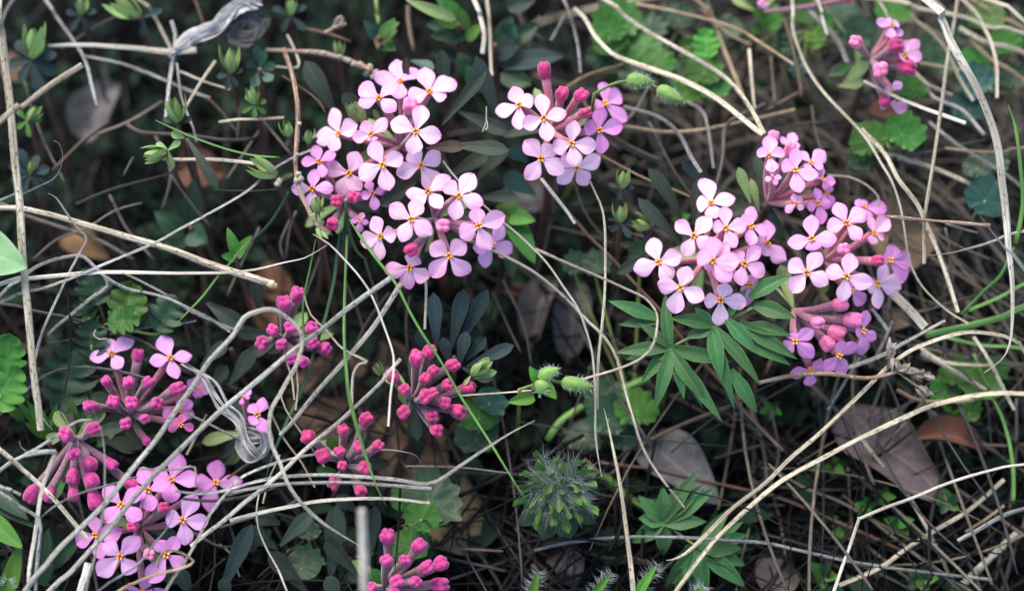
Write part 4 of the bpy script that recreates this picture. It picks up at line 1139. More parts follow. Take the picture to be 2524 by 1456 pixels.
st('purplegreen', (16, 26), -.4, '2402,513 2440,565 2482,617 2530,672', 'wide purple-edged green blade tip crossing the broad white stem', taper=(.35, 0), flat=.25)
for w, d, s in ((13, 1.3, '2371,775 2423,721 2468,679 2500,610'), (11, 1.5, '2388,766 2475,728 2526,700'), (19, 1.4, '2281,825 2371,807 2475,780 2526,756'), (12, 1.7, '2330,830 2420,850 2526,860'), (10, 1.7, '2400,870 2420,920 2440,960')):
    st('green', w, d, s)
st('bark', (9, 11), .6, '2185,533 2233,538 2290,543 2336,546 2390,551 2440,556', 'short rough brown twig ending between the pale cluster and the broad white stem', lump=.5)
st('bark', 8, .7, '2330,551 2370,562 2410,574', lump=.4)
st('straw', (6, 10), .4, '2260,631 2336,624 2405,607 2457,591 2526,570', 'thin straw stem sloping up across the broad white stem', taper=(.1, 0))
st('pale', 26, 1.3, '2188,712 2233,755 2280,806', 'wide whitish dead blade under the pale cluster', flat=.2)
st('grey', (14, 11), 1.0, '2087,906 2164,880 2233,842 2302,804 2330,790', 'grey-blue stem sloping up under the side-facing cluster')
# --- top left and top centre
for k, w, d, s, lb in (('grey', 9, 1.3, '111,-2 138,41 180,97 211,152 225,207 239,259', 'dark grey stem slanting down onto the folded dead leaf'), ('grey', 11, 1.0, '33,-2 15,35 -2,70', None),
                   ('pale', (10, 18), 1.0, '118,114 207,111 311,118 415,128 484,124', 'pale level stem running into the papery grey strip'), ('straw', 12, 1.0, '339,-2 373,28 398,76 425,131', None), ('grey', 12, .9, '422,52 432,86 429,128 418,194 408,297', 'grey stem hanging down behind the leaf-bud sprouts'),
                   ('grey', 8, .8, '436,156 446,235 460,277 477,318 484,349', None), ('straw', 9, .8, '453,273 484,221 531,150', None), ('grey', 10, 1.2, '207,138 294,156 380,187 467,225 518,242', None), ('straw', 9, 1.0, '443,176 501,201 567,221', None),
                   ('dim', 11, 1.3, '311,304 346,325 449,332 553,346 629,342', None), ('straw', 11, .8, '398,391 449,394 536,394 629,404 680,420', 'pale knobbly stem lying level below the leaf-bud sprouts'), ('dim', 10, 1.5, '187,503 277,467 380,439 449,415', None),
                   ('straw', 8, 1.0, '539,301 588,294 629,294 700,290', None), ('dim', 8, 1.3, '304,432 316,410 328,387', None), ('dim', 9, 1.2, '629,277 680,335 722,385', None), ('brown', 14, 1.5, '590,115 630,80 666,48', None),
                   ('brown', 9, 1.4, '480,0 500,60 505,110', None), ('dim', 10, 1.6, '240,330 320,300 400,250', None), ('brown', 12, 1.8, '130,420 200,350 270,300', None), ('dim', 9, 1.7, '150,120 250,60 330,20', None), ('dim', 9, 1.9, '60,200 100,330 160,450', None), ('dim', 8, 1.9, '420,430 470,500 520,560', None),
                   ('dim', 8, 1.9, '560,440 600,380 640,320', None), ('dim', 8, 1.9, '560,200 590,260 585,340', None), ('brown', 7, 1.9, '440,210 520,250 590,330', None), ('dim', 9, 2.0, '380,330 420,420 400,520', None), ('dim', 9, 1.9, '270,480 310,560 380,640', None), ('dim', 8, 2.0, '640,560 600,640 560,730', None)):
    st(k, w, d, s, lb)
st('green', 7, .7, '382,296 467,335 553,366 629,384 690,388', 'thin dark green blade running level through the leaf-bud sprouts', taper=(.1, .1))
st('dgreen', 5, .8, '522,468 629,470 702,464')
st('dgreen', 9, .9, '712,472 698,500 664,551 620,596', taper=(0, .2))
br = st('bark', (13, 16), [.9, .8, .7, .6, .55, .45, .35, .3, .25, .2, .15], '700,120 715,166 729,225 736,277 733,346 729,397 734,440 747,485 760,512 778,548 812,578', 'rough brown bark twig running down beside the large pale cluster', lump=.35)
st('bark', 10, .45, '655,405 680,438 700,441 732,425', lump=.4, label='short knobbly side twig carrying a leaf bud beside the bark twig')
st('bark', (12, 17), (1.1, .7), '655,124 733,128 785,131 836,142 888,162 915,172', 'orange-brown twig crusted with pale lichen ending at the large pale cluster', lump=.45)
st('redbark', 9, 1.2, '733,69 802,83 864,104', 'short pinkish twig with a dried flower tuft')
st('pale', 7, 1.0, '708,86 726,121 736,166 671,164', 'thin pale stem bent into a corner over the bark twig')
st('redbark', 7, .9, '695,187 750,221 785,249 802,277', lump=.3)
st('pale', 13, .8, '1166,-2 1182,41 1193,86 1189,133', 'white stem standing upright above the dark leaves', flat=.4)
st('straw', 9, 1.2, '1199,-2 1206,69 1210,138 1213,187')
st('ygreen', 10, 1.2, '926,-2 930,30 933,60'); st('brown', 14, 1.4, '1006,15 1009,69 1020,128')
st('pale', 4, .4, '1199,263 1199,301 1189,325'); st('pale', 3, .4, '1199,290 1203,312 1196,320')
for k, w, d, s, lb in (('grey', 13, 1.2, '1389,-2 1414,69 1427,131 1431,180', None), ('straw', (12, 20), .9, '1414,21 1441,45 1465,86 1493,118 1528,142 1604,169 1690,201 1776,249 1880,332', 'wide tan stem sweeping down above the two green hairy buds'),
                   ('straw', 13, .9, '1486,-2 1535,38 1604,83 1690,131 1759,173 1811,214 1853,270 1884,330', 'narrow straw stem arching down to meet the wide tan one'), ('tan', 13, 1.3, '1393,221 1448,187 1535,159', None), ('grey', 9, 1.5, '1358,100 1396,31', None),
                   ('tan', 14, 1.4, '1714,-2 1756,45 1780,114 1808,180 1832,242', None), ('straw', 11, 1.4, '1846,121 1853,207 1860,270', None), ('grey', 12, 1.2, '1535,263 1621,287 1673,328 1707,391 1728,425', None), ('grey', 10, 1.4, '1690,249 1735,277 1752,346 1759,415', None),
                   ('dim', 12, 1.4, '1766,460 1783,391 1787,328 1804,297 1887,256', None), ('tan', 11, 1.6, '1535,311 1638,325 1742,318 1846,297 1960,270', None), ('dim', 10, 1.7, '1460,300 1550,360 1640,400', None), ('dim', 9, 1.8, '1600,300 1660,420 1720,500', None), ('dim', 9, 1.7, '1440,250 1480,330 1530,370', None),
                   ('dim', 9, 1.6, '1600,210 1560,280 1500,330', None), ('brown', 12, 1.6, '1935,50 1955,120 1970,200 1975,240', None), ('brown', 14, 1.9, '1887,275 1940,245 1990,220', None), ('dim', 10, 1.7, '1900,140 1905,210 1910,260', None),
                   ('dim', 9, 1.8, '1890,330 1960,310 2040,300', None), ('tan', 9, 1.9, '1730,20 1790,80 1850,110', None), ('dim', 9, 1.9, '2000,260 2010,330 2030,390', None), ('dim', 9, 1.9, '1260,0 1290,60 1340,100', None), ('dim', 9, 1.7, '1330,40 1300,130 1310,200', None), ('dim', 9, 1.8, '1400,400 1440,520 1500,600', None), ('dim', 9, 1.9, '1620,620 1560,560 1500,540', None), ('brown', 8, 1.9, '1500,560 1600,590 1640,610', None)):
    st(k, w, d, s, lb)
# --- green blades in the centre
st('green', (5, 8), .1, '778,590 764,666 753,714 747,766 747,800 753,831 768,858', 'curved green blade tip touching the loose bud cluster', taper=(.15, .3))
st('green', (8, 13), [.6, .3, .0, -.3, -.6, -.7, -.8, -.85, -.9, -.9], '856,580 854,628 850,714 847,818 854,921 861,975 885,1067 906,1136 930,1202 954,1248', 'long green blade running down across the grey ribbons', taper=(0, .25))
st('green', (9, 7), (.4, -.5), '860,540 900,600 933,645 975,700 1009,766 1044,825 1078,876 1106,925 1134,975 1165,1022 1210,1091 1258,1171 1298,1234', 'straight green blade slanting past the starburst of buds to the hairy bud', taper=(.05, .15))
st('green', (6, 9), .5, '605,600 575,640 541,676 501,728 460,769 425,807', 'short green blade tip below the hollow straw', taper=(.1, .35))
st('dgreen', 12, (.9, .4), '840,560 830,638 823,697 802,783 781,845 760,914 735,985 715,1022 670,1126 655,1180', 'dark green blade deep behind the stiff straw stems', taper=(.1, .2))
st('dgreen', 9, 1.0, '852,500 858,560 880,620 905,640')
st('dgreen', 10, 1.5, '1742,0 1760,60 1790,130 1800,150'); st('ygreen', 6, 1.8, '2010,0 2060,50 2085,85')

# ------------------------------------------------------------------ leafy plants
def ground_stem(root, p, r=0.05, mat='redbark', lean=None):
    path = stem_to_ground(p, lean)
    part('stem', sweep(path, [r] * len(path), 1.0, 7), mat, root)
def leafy(name, label, cat, at, d, leaves, mat, group=None, shape='oblong', stem=True, smat='redbark', r=.05, curl=(0, .16), fold=(.05, .18)):
    """a plant whose blades are given as (base uv, tip uv, width, depth[, material])"""
    p = PS(at[0], at[1], d)
    root = thing(name, (p.x, p.y, 0), label, cat, group)
    for lf in leaves:
        b, t, w, dd = lf[:4]
        m = lf[4] if len(lf) > 4 and lf[4] else mat
        part('leaf', leaf(PS(*b, dd + .2), PS(*t, dd), w * KPX * (DIST + dd) / DIST, None, random.uniform(*curl), random.uniform(*fold), shape, 0, 0.015), m, root)
    if stem: ground_stem(root, p, r, smat)
    return root
leafy('daphne_shoot', 'rosette of long grey-green leaves above the starburst of crimson buds', 'leafy shoot', (1120, 880), 1.0,
      [((1075, 862), (1068, 720), 38, .5), ((1112, 857), (1145, 711), 42, .6), ((1132, 852), (1202, 712), 38, .8), ((1130, 902), (1150, 815), 34, .4), ((1150, 887), (1198, 830), 30, .5), ((1150, 902), (1267, 850), 34, .5),
       ((1052, 882), (1030, 812), 30, .8), ((1110, 900), (1090, 830), 30, .5), ((1080, 905), (1050, 870), 30, .6), ((1140, 905), (1215, 935), 34, .8), ((1160, 935), (1205, 880), 26, .2, 'sprout_leaf'), ((1160, 935), (1225, 915), 22, .25, 'sprout_leaf')], 'blue_leaf')
leafy('daphne_shoot', 'fan of dark drab leaves under the level brown straw at the blurred stem', 'leafy shoot', (850, 1330), .9,
      [((690, 1345), (771, 1263), 42, .4), ((815, 1425), (829, 1243), 56, .6), ((905, 1392), (925, 1245), 42, .5), ((880, 1412), (802, 1328), 46, .5), ((757, 1460), (662, 1358), 48, .5), ((840, 1480), (805, 1420), 42, -.2), ((690, 1290), (625, 1265), 50, .8), ((620, 1360), (640, 1290), 44, .9), ((880, 1260), (830, 1220), 40, .9)], 'daphne_leaf')
leafy('daphne_shoot', 'dark leaves lying deep behind the grey papery strip', 'leafy shoot', (570, 860), 1.2,
      [((510, 745), (602, 808), 48, 1.3), ((495, 902), (562, 843), 38, 1.0), ((567, 947), (627, 858), 42, 1.0), ((520, 960), (560, 900), 36, 1.2), ((540, 1130), (600, 1080), 36, 1.3)], 'daphne_leaf')
leafy('daphne_shoot', 'broad dark blade and drab leaf tip under the hooked tan blade', 'leafy shoot', (560, 1440), .6, [((540, 1470), (621, 1290), 46, .7, 'blue_leaf'), ((562, 1482), (550, 1421), 34, -.1), ((470, 1470), (440, 1400), 40, .7)], 'daphne_leaf')

def sprout(label, u, v, ang, L, d, ros=0, group='pale green leaf-bud sprouts', lr=48, rm='blue_leaf', wide=1.0):
    """leaf bud: cupped young leaves round an axis (image angle, degrees from right, counter-clockwise) over older darker leaves"""
    if v < 450: d += 1.2 * (450 - v) / 450
    b = PS(u, v, d + .15)
    if label == SPL: label += ' ' + min(MARKS, key=lambda q: math.hypot(q[0] - u, q[1] - v))[2]
    root = thing('leaf_bud_sprout', (b.x, b.y, 0), label, 'sprout', group)
    a = math.radians(ang)
    ax = (RGT * math.cos(a) + UPV * math.sin(a) + TOCAM * 0.45).normalized()
    s = ax.orthogonal().normalized(); c = ax.cross(s)
    Lc = L * KPX * .98
    k0 = random.uniform(0, 6)
    for k in range(5):
        q = k0 + k * 2.4
        rad = (s * math.cos(q) + c * math.sin(q))
        op = random.uniform(.08, .16) + 0.09 * k
        ln = Lc * random.uniform(.8, 1.08)
        p1 = b + ax * ln + rad * (ln * op * 0.9)
        p0 = b + rad * (0.03 + 0.012 * k)
        part('leaf', leaf(p0, p1, Lc * 0.46 * wide * random.uniform(.85, 1.1), -rad, -0.18 - 0.02 * k, 0.22, 'ovate'), 'sprout_leaf', root)
    for k in range(ros):
        q = 2 * math.pi * (k + random.uniform(-.2, .2)) / ros + 0.4
        dr = (RGT * math.cos(q) + UPV * math.sin(q) + TOCAM * random.uniform(-.3, .25)).normalized()
        part('leaf', leaf(b - ax * Lc * .1, b - ax * Lc * .15 + dr * lr * KPX * random.uniform(.8, 1.15), lr * KPX * .42, None, .1, .1), rm, root)
    ground_stem(root, b, .05, 'redbark', Vector((-math.cos(a) * .6, .3 - math.sin(a) * .3, 0)))
SPL = 'pale green red-edged leaf bud'
sprout('tall pale green leaf bud over a wheel of dark blue-green leaves, beside the straw stem', 80, 142, 78, 95, 1.2, 7, None, 78)
sprout('small green leaf bud half hidden behind the broken straw stem', 70, 295, 40, 50, 1.4, 4, None, 40, 'green_leaf')
sprout('blue-green leaf rosette with a tiny green heart above the thin curled grass end', 76, 425, 70, 36, 1.7, 8, None, 62)
sprout(SPL, 200, 35, 80, 50, 1.3, 5); sprout(SPL, 345, 40, 145, 90, 1.1, 3)
sprout('plump pale leaf bud beside small dark round leaves near the papery husk', 569, 178, 85, 74, .7, 5, None, 40)
sprout('plump pale leaf bud with a ragged green collar of small leaves', 628, 255, 100, 50, .6, 6, None, 36, 'green_leaf')
sprout('pale leaf bud on top of the branching sprout crossed by the thin green blade', 436, 300, 95, 72, .5, 3, None, 44, 'daphne_leaf')
sprout('pale leaf bud pointing sideways from the branching sprout', 408, 372, 195, 66, .5, 3, None, 44, 'sprout_leaf')
sprout('long striped leaf bud on the short knobbly side twig', 682, 432, 150, 80, .2, 2, None, 30, 'daphne_brown', .8)
sprout('round green leaf bud seen from above against the bark twig', 781, 520, 90, 42, -.15, 4, None, 22, 'sprout_leaf', 1.4)
sprout(SPL, 716, 35, 80, 46, 1.2, 5); sprout(SPL, 712, 335, 100, 42, .6, 3, lr=30); sprout(SPL, 762, 352, 90, 38, .6, 3, lr=28); sprout(SPL, 836, 138, 90, 42, 1.2, 2, lr=26)
sprout(SPL, 880, 300, 110, 60, .7, 2, lr=34); sprout(SPL, 1531, 462, 80, 55, 1.0, 3, lr=34); sprout(SPL, 1530, 545, 90, 50, .9, 4, lr=40); sprout(SPL, 1600, 560, 160, 55, .9, 3, lr=34)
sprout(SPL, 938, 920, 120, 34, .5, 2, lr=26); sprout('short green leaf bud with red-edged leaves at the twig end below the bark', 785, 562, -50, 46, .1, 1, None, 22, 'sprout_leaf')
sprout('pale leaf bud rising from a yellow stalk beside the grey-green rosette', 1165, 922, 35, 62, .1, 2, None, 30, 'sprout_leaf')
leafy('daphne_shoot', 'hanging narrow drab leaf below the branching sprout', 'leafy shoot', (462, 345), .8, [((462, 343), (538, 468), 30, .5), ((455, 340), (420, 330), 24, .7, 'sprout_leaf')], 'daphne_leaf')
leafy('wild_herb', 'small blue-green herb with rounded leaflets beside the plump leaf buds', 'herb', (640, 170), 1.5,
      [((640, 170), (655, 125), 28, 1.5), ((642, 172), (680, 160), 26, 1.5), ((640, 178), (672, 200), 30, 1.5), ((638, 178), (625, 215), 26, 1.6), ((636, 172), (610, 150), 26, 1.7), ((640, 165), (632, 112), 24, 1.7)], 'teal_leaf', None, 'oblong')
leafy('wild_herb', 'fresh green leaves with reddish tips above the orange-brown twig', 'herb', (935, 90), 1.9,
      [((930, 95), (895, 50), 34, 2.0, 'teal_leaf'), ((938, 92), (975, 45), 30, 1.8), ((935, 98), (980, 75), 30, 2.0, 'sprout_leaf'), ((925, 110), (960, 80), 26, 1.9, 'dead_tan'), ((935, 105), (975, 125), 44, 2.1), ((940, 80), (985, 55), 26, 2.2, 'ygreen' if False else 'sprout_leaf')], 'green_leaf', None, 'ovate')
leafy('wild_herb', 'spreading green shoot with pale narrow leaves beside the upright white stem', 'herb', (1130, 60), 2.2,
      [((1130, 62), (1060, 30), 40, 2.1, 'bright_leaf'), ((1125, 50), (1000, 0), 30, 2.0, 'sprout_leaf'), ((1140, 60), (1075, -10), 46, 2.3), ((1140, 70), (1085, 10), 40, 2.3, 'dark_green_leaf'), ((1150, 75), (1130, 15), 30, 2.2), ((1150, 90), (1060, 90), 40, 2.4, 'dark_green_leaf'), ((1150, 100), (1190, 60), 30, 2.3, 'bright_leaf'), ((1145, 80), (1050, 60), 44, 2.5, 'dark_green_leaf')], 'green_leaf', None, 'lance')
leafy('wild_herb', 'dark broad leaves behind the upright white stem', 'herb', (1220, 110), 2.4,
      [((1160, 190), (1128, 130), 50, 2.4, 'dark_green_leaf'), ((1230, 120), (1262, 40), 56, 2.6), ((1215, 130), (1280, 110), 60, 2.5, 'blue_leaf'), ((1230, 160), (1390, 140), 60, 2.6, 'blue_leaf'), ((1240, 110), (1330, 60), 50, 2.7), ((1235, 180), (1310, 210), 56, 2.6), ((1250, 90), (1270, 60), 50, 2.4, 'teal_leaf'), ((1250, 20), (1320, 0), 44, 2.6, 'daphne_leaf'), ((1130, 140), (1060, 130), 40, 2.6, 'daphne_leaf'), ((1190, 230), (1150, 160), 50, 2.2, 'dark_green_leaf')], 'dark_green_leaf', None, 'lance')
leafy('wild_herb', 'drab herb with teal leaf tips under the white thread stem and centre flowers', 'herb', (1270, 560), 2.0,
      [((1240, 500), (1272, 560), 60, 1.8, 'green_leaf'), ((1250, 530), (1320, 545), 46, 1.7, 'bright_leaf'), ((1260, 540), (1318, 650), 58, 1.8, 'green_leaf'), ((1250, 560), (1262, 690), 50, 2.1, 'dark_green_leaf'), ((1240, 540), (1210, 620), 50, 2.2, 'dark_green_leaf')], 'green_leaf', None, 'ovate')
leafy('wild_herb', 'dark rounded seedling leaves in the shade above the hollow straw', 'herb', (470, 560), 2.0,
      [((450, 575), (380, 520), 56, 2.0), ((470, 560), (478, 440), 60, 2.1), ((470, 570), (512, 600), 64, 1.9), ((460, 590), (400, 600), 46, 2.2)], 'dark_green_leaf', None, 'ovate')
leafy('wild_herb', 'small hairy bright green seedling beside the end of the hollow straw', 'herb', (580, 630), .9,
      [((585, 628), (560, 560), 30, .8), ((585, 625), (622, 580), 28, .8), ((580, 632), (545, 630), 28, .8), ((585, 630), (605, 612), 26, .7)], 'bright_leaf', None, 'ovate')
leafy('downy_herb', 'large downy pale green leaf beside the thick upright straw stem', 'herb', (-90, 620), -1.0, [((-110, 590), (66, 660), 135, -.9), ((-120, 640), (-40, 760), 110, -.4)], 'downy_leaf', None, 'ovate', fold=(.1, .12), curl=(0, .04))
leafy('green_herb', 'glossy green spreading leaves below the bent grey blade', 'herb', (20, 1330), .2,
      [((-40, 1190), (70, 1280), 50, .5, 'dark_green_leaf'), ((-40, 1270), (58, 1352), 56, -.1), ((20, 1460), (50, 1335), 46, .1), ((-30, 1230), (90, 1300), 30, .6, 'dark_green_leaf'), ((100, 1440), (120, 1300), 60, .9, 'dark_green_leaf'), ((110, 1390), (200, 1330), 60, 1.1, 'dark_green_leaf')], 'bright_leaf', None, 'blade')
leafy('green_herb', 'leafy green shoot beside the drooping buds and kinked blade', 'herb', (120, 1090), .7,
      [((118, 1070), (38, 985), 24, .7), ((115, 1060), (66, 985), 26, .6, 'green_leaf'), ((112, 1050), (90, 990), 24, .6), ((180, 1060), (180, 985), 40, .5, 'green_leaf'), ((125, 1070), (140, 995), 30, .8, 'green_leaf'), ((118, 1075), (60, 1040), 26, .9), ((115, 1085), (160, 1070), 30, .6, 'sprout_leaf'), ((60, 1030), (10, 1000), 30, 1.0, 'green_leaf'), ((110, 1060), (130, 1030), 24, .7)], 'bright_leaf', None, 'ovate')

def lobe_plant(name, label, at, d, leaves, mat, group=None):
    """leaves: (centre uv, radius, depth, stalk angle, lobes, lobe depth[, mat])"""
    p = PS(at[0], at[1], d + .8)
    root = thing(name, (p.x, p.y, 0), label, 'herb', group)
    for lf in leaves:
        (u, v), R, dd, an, m, dp = lf[:6]
        mm = lf[6] if len(lf) > 6 else mat
        if v < 450: dd += 1.0 * (450 - v) / 450
        c = PS(u, v, dd)
        a = math.radians(an)
        ax = RGT * math.cos(a) + UPV * math.sin(a)
        n = TOCAM * .8 + Vector((0, 0, .4)) + rv(.3)
        r = R * KPX
        if dp >= .09:
            part('leaf', toothed(c + ax * r * 1.0, c - ax * r * 1.05, r * 1.75, n, 4, min(.55, dp * 3.4)), mm, root)
        else:
            part('leaf', lobed(c + ax * r * .4, n, ax, r * 1.1, m + 4, dp * .8, .45, .015, random.uniform(-.05, .15), .012, 6, 90), mm, root)
        path, _ = spline([c + ax * r * .4, c + ax * r * 1.2 - TOCAM * .3, p], .3)
        part('leaf_stalk', sweep(path, [.03] * len(path), 1, 6), 'ygreen', root)
    ground_stem(root, p, .05, 'dgreen')
lobe_plant('lobed_herb', 'dark green deeply lobed leaves around the small kinked grey stem', (260, 800), 1.0,
      [((230, 700), 55, 1.0, -80, 7, .12, 'dark_green_leaf'), ((318, 745), 62, .9, -100, 9, .10), ((310, 790), 46, .7, -170, 7, .16), ((415, 770), 55, 1.0, -120, 7, .14, 'dark_green_leaf'), ((225, 830), 50, .9, -90, 7, .15, 'dark_green_leaf'), ((210, 770), 42, 1.2, -60, 7, .15, 'dark_green_leaf')], 'green_leaf')
lobe_plant('lobed_herb', 'broad dark lobed leaf under the two raised violet flowers', (170, 960), 1.3, [((170, 920), 85, 1.0, -100, 7, .17), ((180, 1000), 60, 1.1, -90, 7, .12), ((250, 860), 50, 1.2, -150, 7, .15), ((330, 870), 50, 1.4, -120, 7, .15)], 'dark_green_leaf')
lobe_plant('lobed_herb', 'bright green toothed leaves beside the foot of the straw stem', (10, 950), .6, [((18, 875), 62, .5, -100, 9, .12), ((15, 950), 66, .3, -120, 11, .10), ((-50, 900), 60, .6, -40, 9, .12)], 'bright_leaf')
lobe_plant('lobed_herb', 'rounded crenate green leaf on the big tan dead leaf', (1040, 1290), .6, [((1080, 1215), 74, .6, -140, 9, .08, 'dark_green_leaf'), ((1045, 1262), 46, .4, -110, 9, .07), ((1010, 1330), 50, .9, -90, 7, .08), ((1000, 1220), 40, .9, -90, 7, .08)], 'green_leaf')
lobe_plant('lobed_herb', 'crinkled dark green round leaf in the shade below the looping blade', (745, 1400), .8, [((743, 1378), 54, .8, -90, 9, .06), ((1050, 1350), 36, 1.1, 180, 7, .08), ((760, 1300), 30, 1.3, -90, 7, .06)], 'dark_green_leaf')
lobe_plant('ground_ivy', 'clump of soft green scalloped leaves behind the arching straw stems', (1600, 170), 2.6,
      [((1520, 35), 62, 2.2, -90, 9, .07), ((1500, 90), 50, 2.3, -60, 9, .07), ((1585, 105), 52, 2.3, -90, 9, .07), ((1625, 140), 46, 2.2, -100, 9, .07), ((1500, 60), 46, 2.0, -70, 9, .06), ((1740, 105), 44, 1.9, -90, 7, .10, 'bright_leaf'), ((1700, 120), 40, 2.1, -60, 7, .1), ((1735, 160), 50, 2.0, -90, 9, .08), ((1600, 60), 44, 2.4, -90, 9, .07, 'dark_green_leaf'), ((1680, 170), 46, 2.3, -90, 9, .07, 'dark_green_leaf'), ((1570, 180), 46, 2.4, -90, 9, .07, 'dark_green_leaf'), ((1760, 200), 44, 2.2, -90, 9, .07), ((1690, 215), 40, 2.3, -90, 7, .07, 'bright_leaf'), ((1480, 130), 40, 2.5, -90, 7, .07, 'dark_green_leaf'), ((1670, 30), 46, 2.6, -90, 9, .07, 'dark_green_leaf')], 'green_leaf')
lobe_plant('ground_ivy', 'yellow-green blurred leaves behind the golden straw stem', (1990, 80), 2.8,
      [((1900, 40), 40, 2.6, -90, 7, .1, 'bright_leaf'), ((2010, 90), 34, 2.4, -90, 7, .12, 'bright_leaf'), ((1985, 20), 44, 2.8, -90, 7, .08), ((2080, 20), 46, 3.0, -90, 7, .08, 'dark_green_leaf'), ((2120, 70), 50, 3.0, -90, 7, .08, 'dark_green_leaf'), ((2030, 60), 30, 2.5, -90, 7, .1, 'bright_leaf'), ((1930, 110), 36, 2.8, -90, 7, .1, 'dark_green_leaf'), ((1960, 160), 34, 2.8, -60, 7, .1, 'teal_leaf'), ((2200, 20), 50, 3.0, -90, 7, .08), ((1790, 60), 44, 2.8, -90, 7, .08, 'dark_green_leaf')], 'green_leaf')
lobe_plant('ground_ivy', 'pair of scalloped green leaves under the small blurred pink cluster', (2180, 340), 2.2, [((2135, 330), 50, 1.8, -60, 9, .06), ((2235, 315), 52, 1.7, -120, 9, .06), ((2250, 205), 40, 2.0, -90, 7, .08), ((2120, 380), 40, 2.2, -60, 7, .08, 'dark_green_leaf')], 'green_leaf')
lobe_plant('ground_ivy', 'teal green leaves behind the broad white stem', (2420, 220), 2.6, [((2430, 30), 50, 2.6, -90, 7, .06), ((2400, 140), 46, 2.4, -90, 7, .06), ((2400, 190), 50, 2.3, -60, 7, .06, 'teal_leaf'), ((2480, 90), 46, 2.6, -90, 7, .06), ((2340, 140), 44, 2.6, -90, 7, .06, 'dark_green_leaf'), ((2390, 250), 50, 2.5, -90, 7, .06, 'teal_leaf'), ((2290, 110), 44, 2.8, -90, 7, .06, 'dark_green_leaf'), ((2500, 180), 44, 2.6, -90, 7, .06, 'dark_green_leaf'), ((2350, 60), 44, 2.8, -90, 7, .06, 'dark_green_leaf')], 'green_leaf')
lobe_plant('ground_ivy', 'teal leaf beside the broad white stem above the purple-edged blade', (2440, 480), 1.9, [((2440, 475), 58, 1.7, -120, 5, .04, 'teal_leaf'), ((2410, 400), 40, 2.0, -90, 7, .08), ((2450, 390), 40, 2.1, -90, 7, .08)], 'dark_green_leaf')
lobe_plant('ground_ivy', 'green leaves deep behind the hairy bud stalk', (1560, 1010), 2.2, [((1500, 1010), 60, 2.0, -90, 9, .08), ((1570, 990), 60, 2.0, -90, 9, .08, 'green_leaf'), ((1440, 1060), 52, 2.2, -90, 9, .08), ((1540, 1060), 50, 2.2, -90, 9, .08), ((1480, 960), 50, 2.2, -60, 7, .08), ((1470, 640), 40, 2.2, -90, 7, .08), ((1420, 640), 36, 2.3, -90, 7, .08), ((1580, 610), 34, 2.2, -90, 7, .08)], 'dark_green_leaf')
lobe_plant('ground_ivy', 'dark leaves under the starburst of buds', (1170, 1050), 1.7, [((1180, 1010), 50, 1.3, -90, 5, .04, 'green_leaf'), ((1175, 1060), 56, 1.6, -90, 5, .04), ((1215, 980), 40, 1.2, -120, 5, .05, 'teal_leaf')], 'dark_green_leaf')
lobe_plant('ground_ivy', 'blurred green leaves around the grass blades at the arching straw', (2400, 900), 2.2, [((2360, 905), 46, 1.9, -90, 7, .08), ((2420, 940), 50, 1.8, -90, 7, .08), ((2390, 1000), 40, 2.0, -90, 7, .1, 'bright_leaf'), ((2330, 950), 40, 2.1, -90, 7, .08), ((2450, 900), 40, 2.0, -90, 7, .08)], 'green_leaf')
for i, (u, v, s, d) in enumerate(((2175, 1225, 34, 1.9), (2132, 1250, 30, 1.8), (2335, 1235, 38, 1.6), (2080, 1310, 36, 2.0), (2025, 1415, 44, 1.6), (2270, 1425, 44, 1.6), (2215, 1290, 40, 2.0), (2060, 1150, 30, 2.2), (1900, 1010, 30, 2.2), (2020, 1150, 24, 2.4), (2345, 1010, 34, 2.1), (2040, 1280, 28, 2.2), (1680, 540, 26, 2.4), (1470, 905, 22, 2.4), (2160, 1400, 30, 2.2), (1750, 1330, 26, 2.4))):
    lv = []
    for k in range(5):
        a = 2 * math.pi * k / 5 + i
        lv.append(((u, v), (u + math.cos(a) * s, v + math.sin(a) * s * .9), s * .75, d - .1 + .08 * k, ('bright_leaf', 'green_leaf', 'dark_green_leaf')[(i + k) % 3]))
    leafy('seedling', 'tiny bright green seedling ' + min(MARKS, key=lambda q: math.hypot(q[0] - u, q[1] - v))[2], 'seedling', (u, v), d + .2, lv, 'green_leaf', 'seedlings on the dark litter', 'ovate', smat='dgreen', r=.03)

# palmate anemone leaves
def palmate(label, hub, d, leaflets, mat='palmate_leaf', w=26, stalk=None, name='palmate_leaf'):
    p = PS(*hub[0], d + .3)
    root = thing(name, (p.x, p.y, 0), label, 'herb')
    for lf in leaflets:
        h = hub[lf[0]]
        t, ww, dd = lf[1], lf[2], lf[3]
        b = lf[4] if len(lf) > 4 else h
        dev = d if h is hub[0] else d - .15
        part('leaf', leaf(PS(*b, dev + .1), PS(*t, d + dd), ww * KPX * 1.22, None, random.uniform(.05, .22), random.uniform(.1, .25), 'leaflet'), mat, root)
    for k in range(1, len(hub)):
        path, _ = spline([PS(*hub[0], d + .15), (PS(*hub[0], d + .1) + PS(*hub[k], d)) / 2 , PS(*hub[k], d - .03)], .2)
        part('leaf_stalk', sweep(path, [.035] * len(path), 1, 6), 'ygreen', root)
    ground_stem(root, p, .06, 'ygreen')
    return root
def q12(a, b): return T('12', a, b)
def q22(a, b): return T('22', a, b)
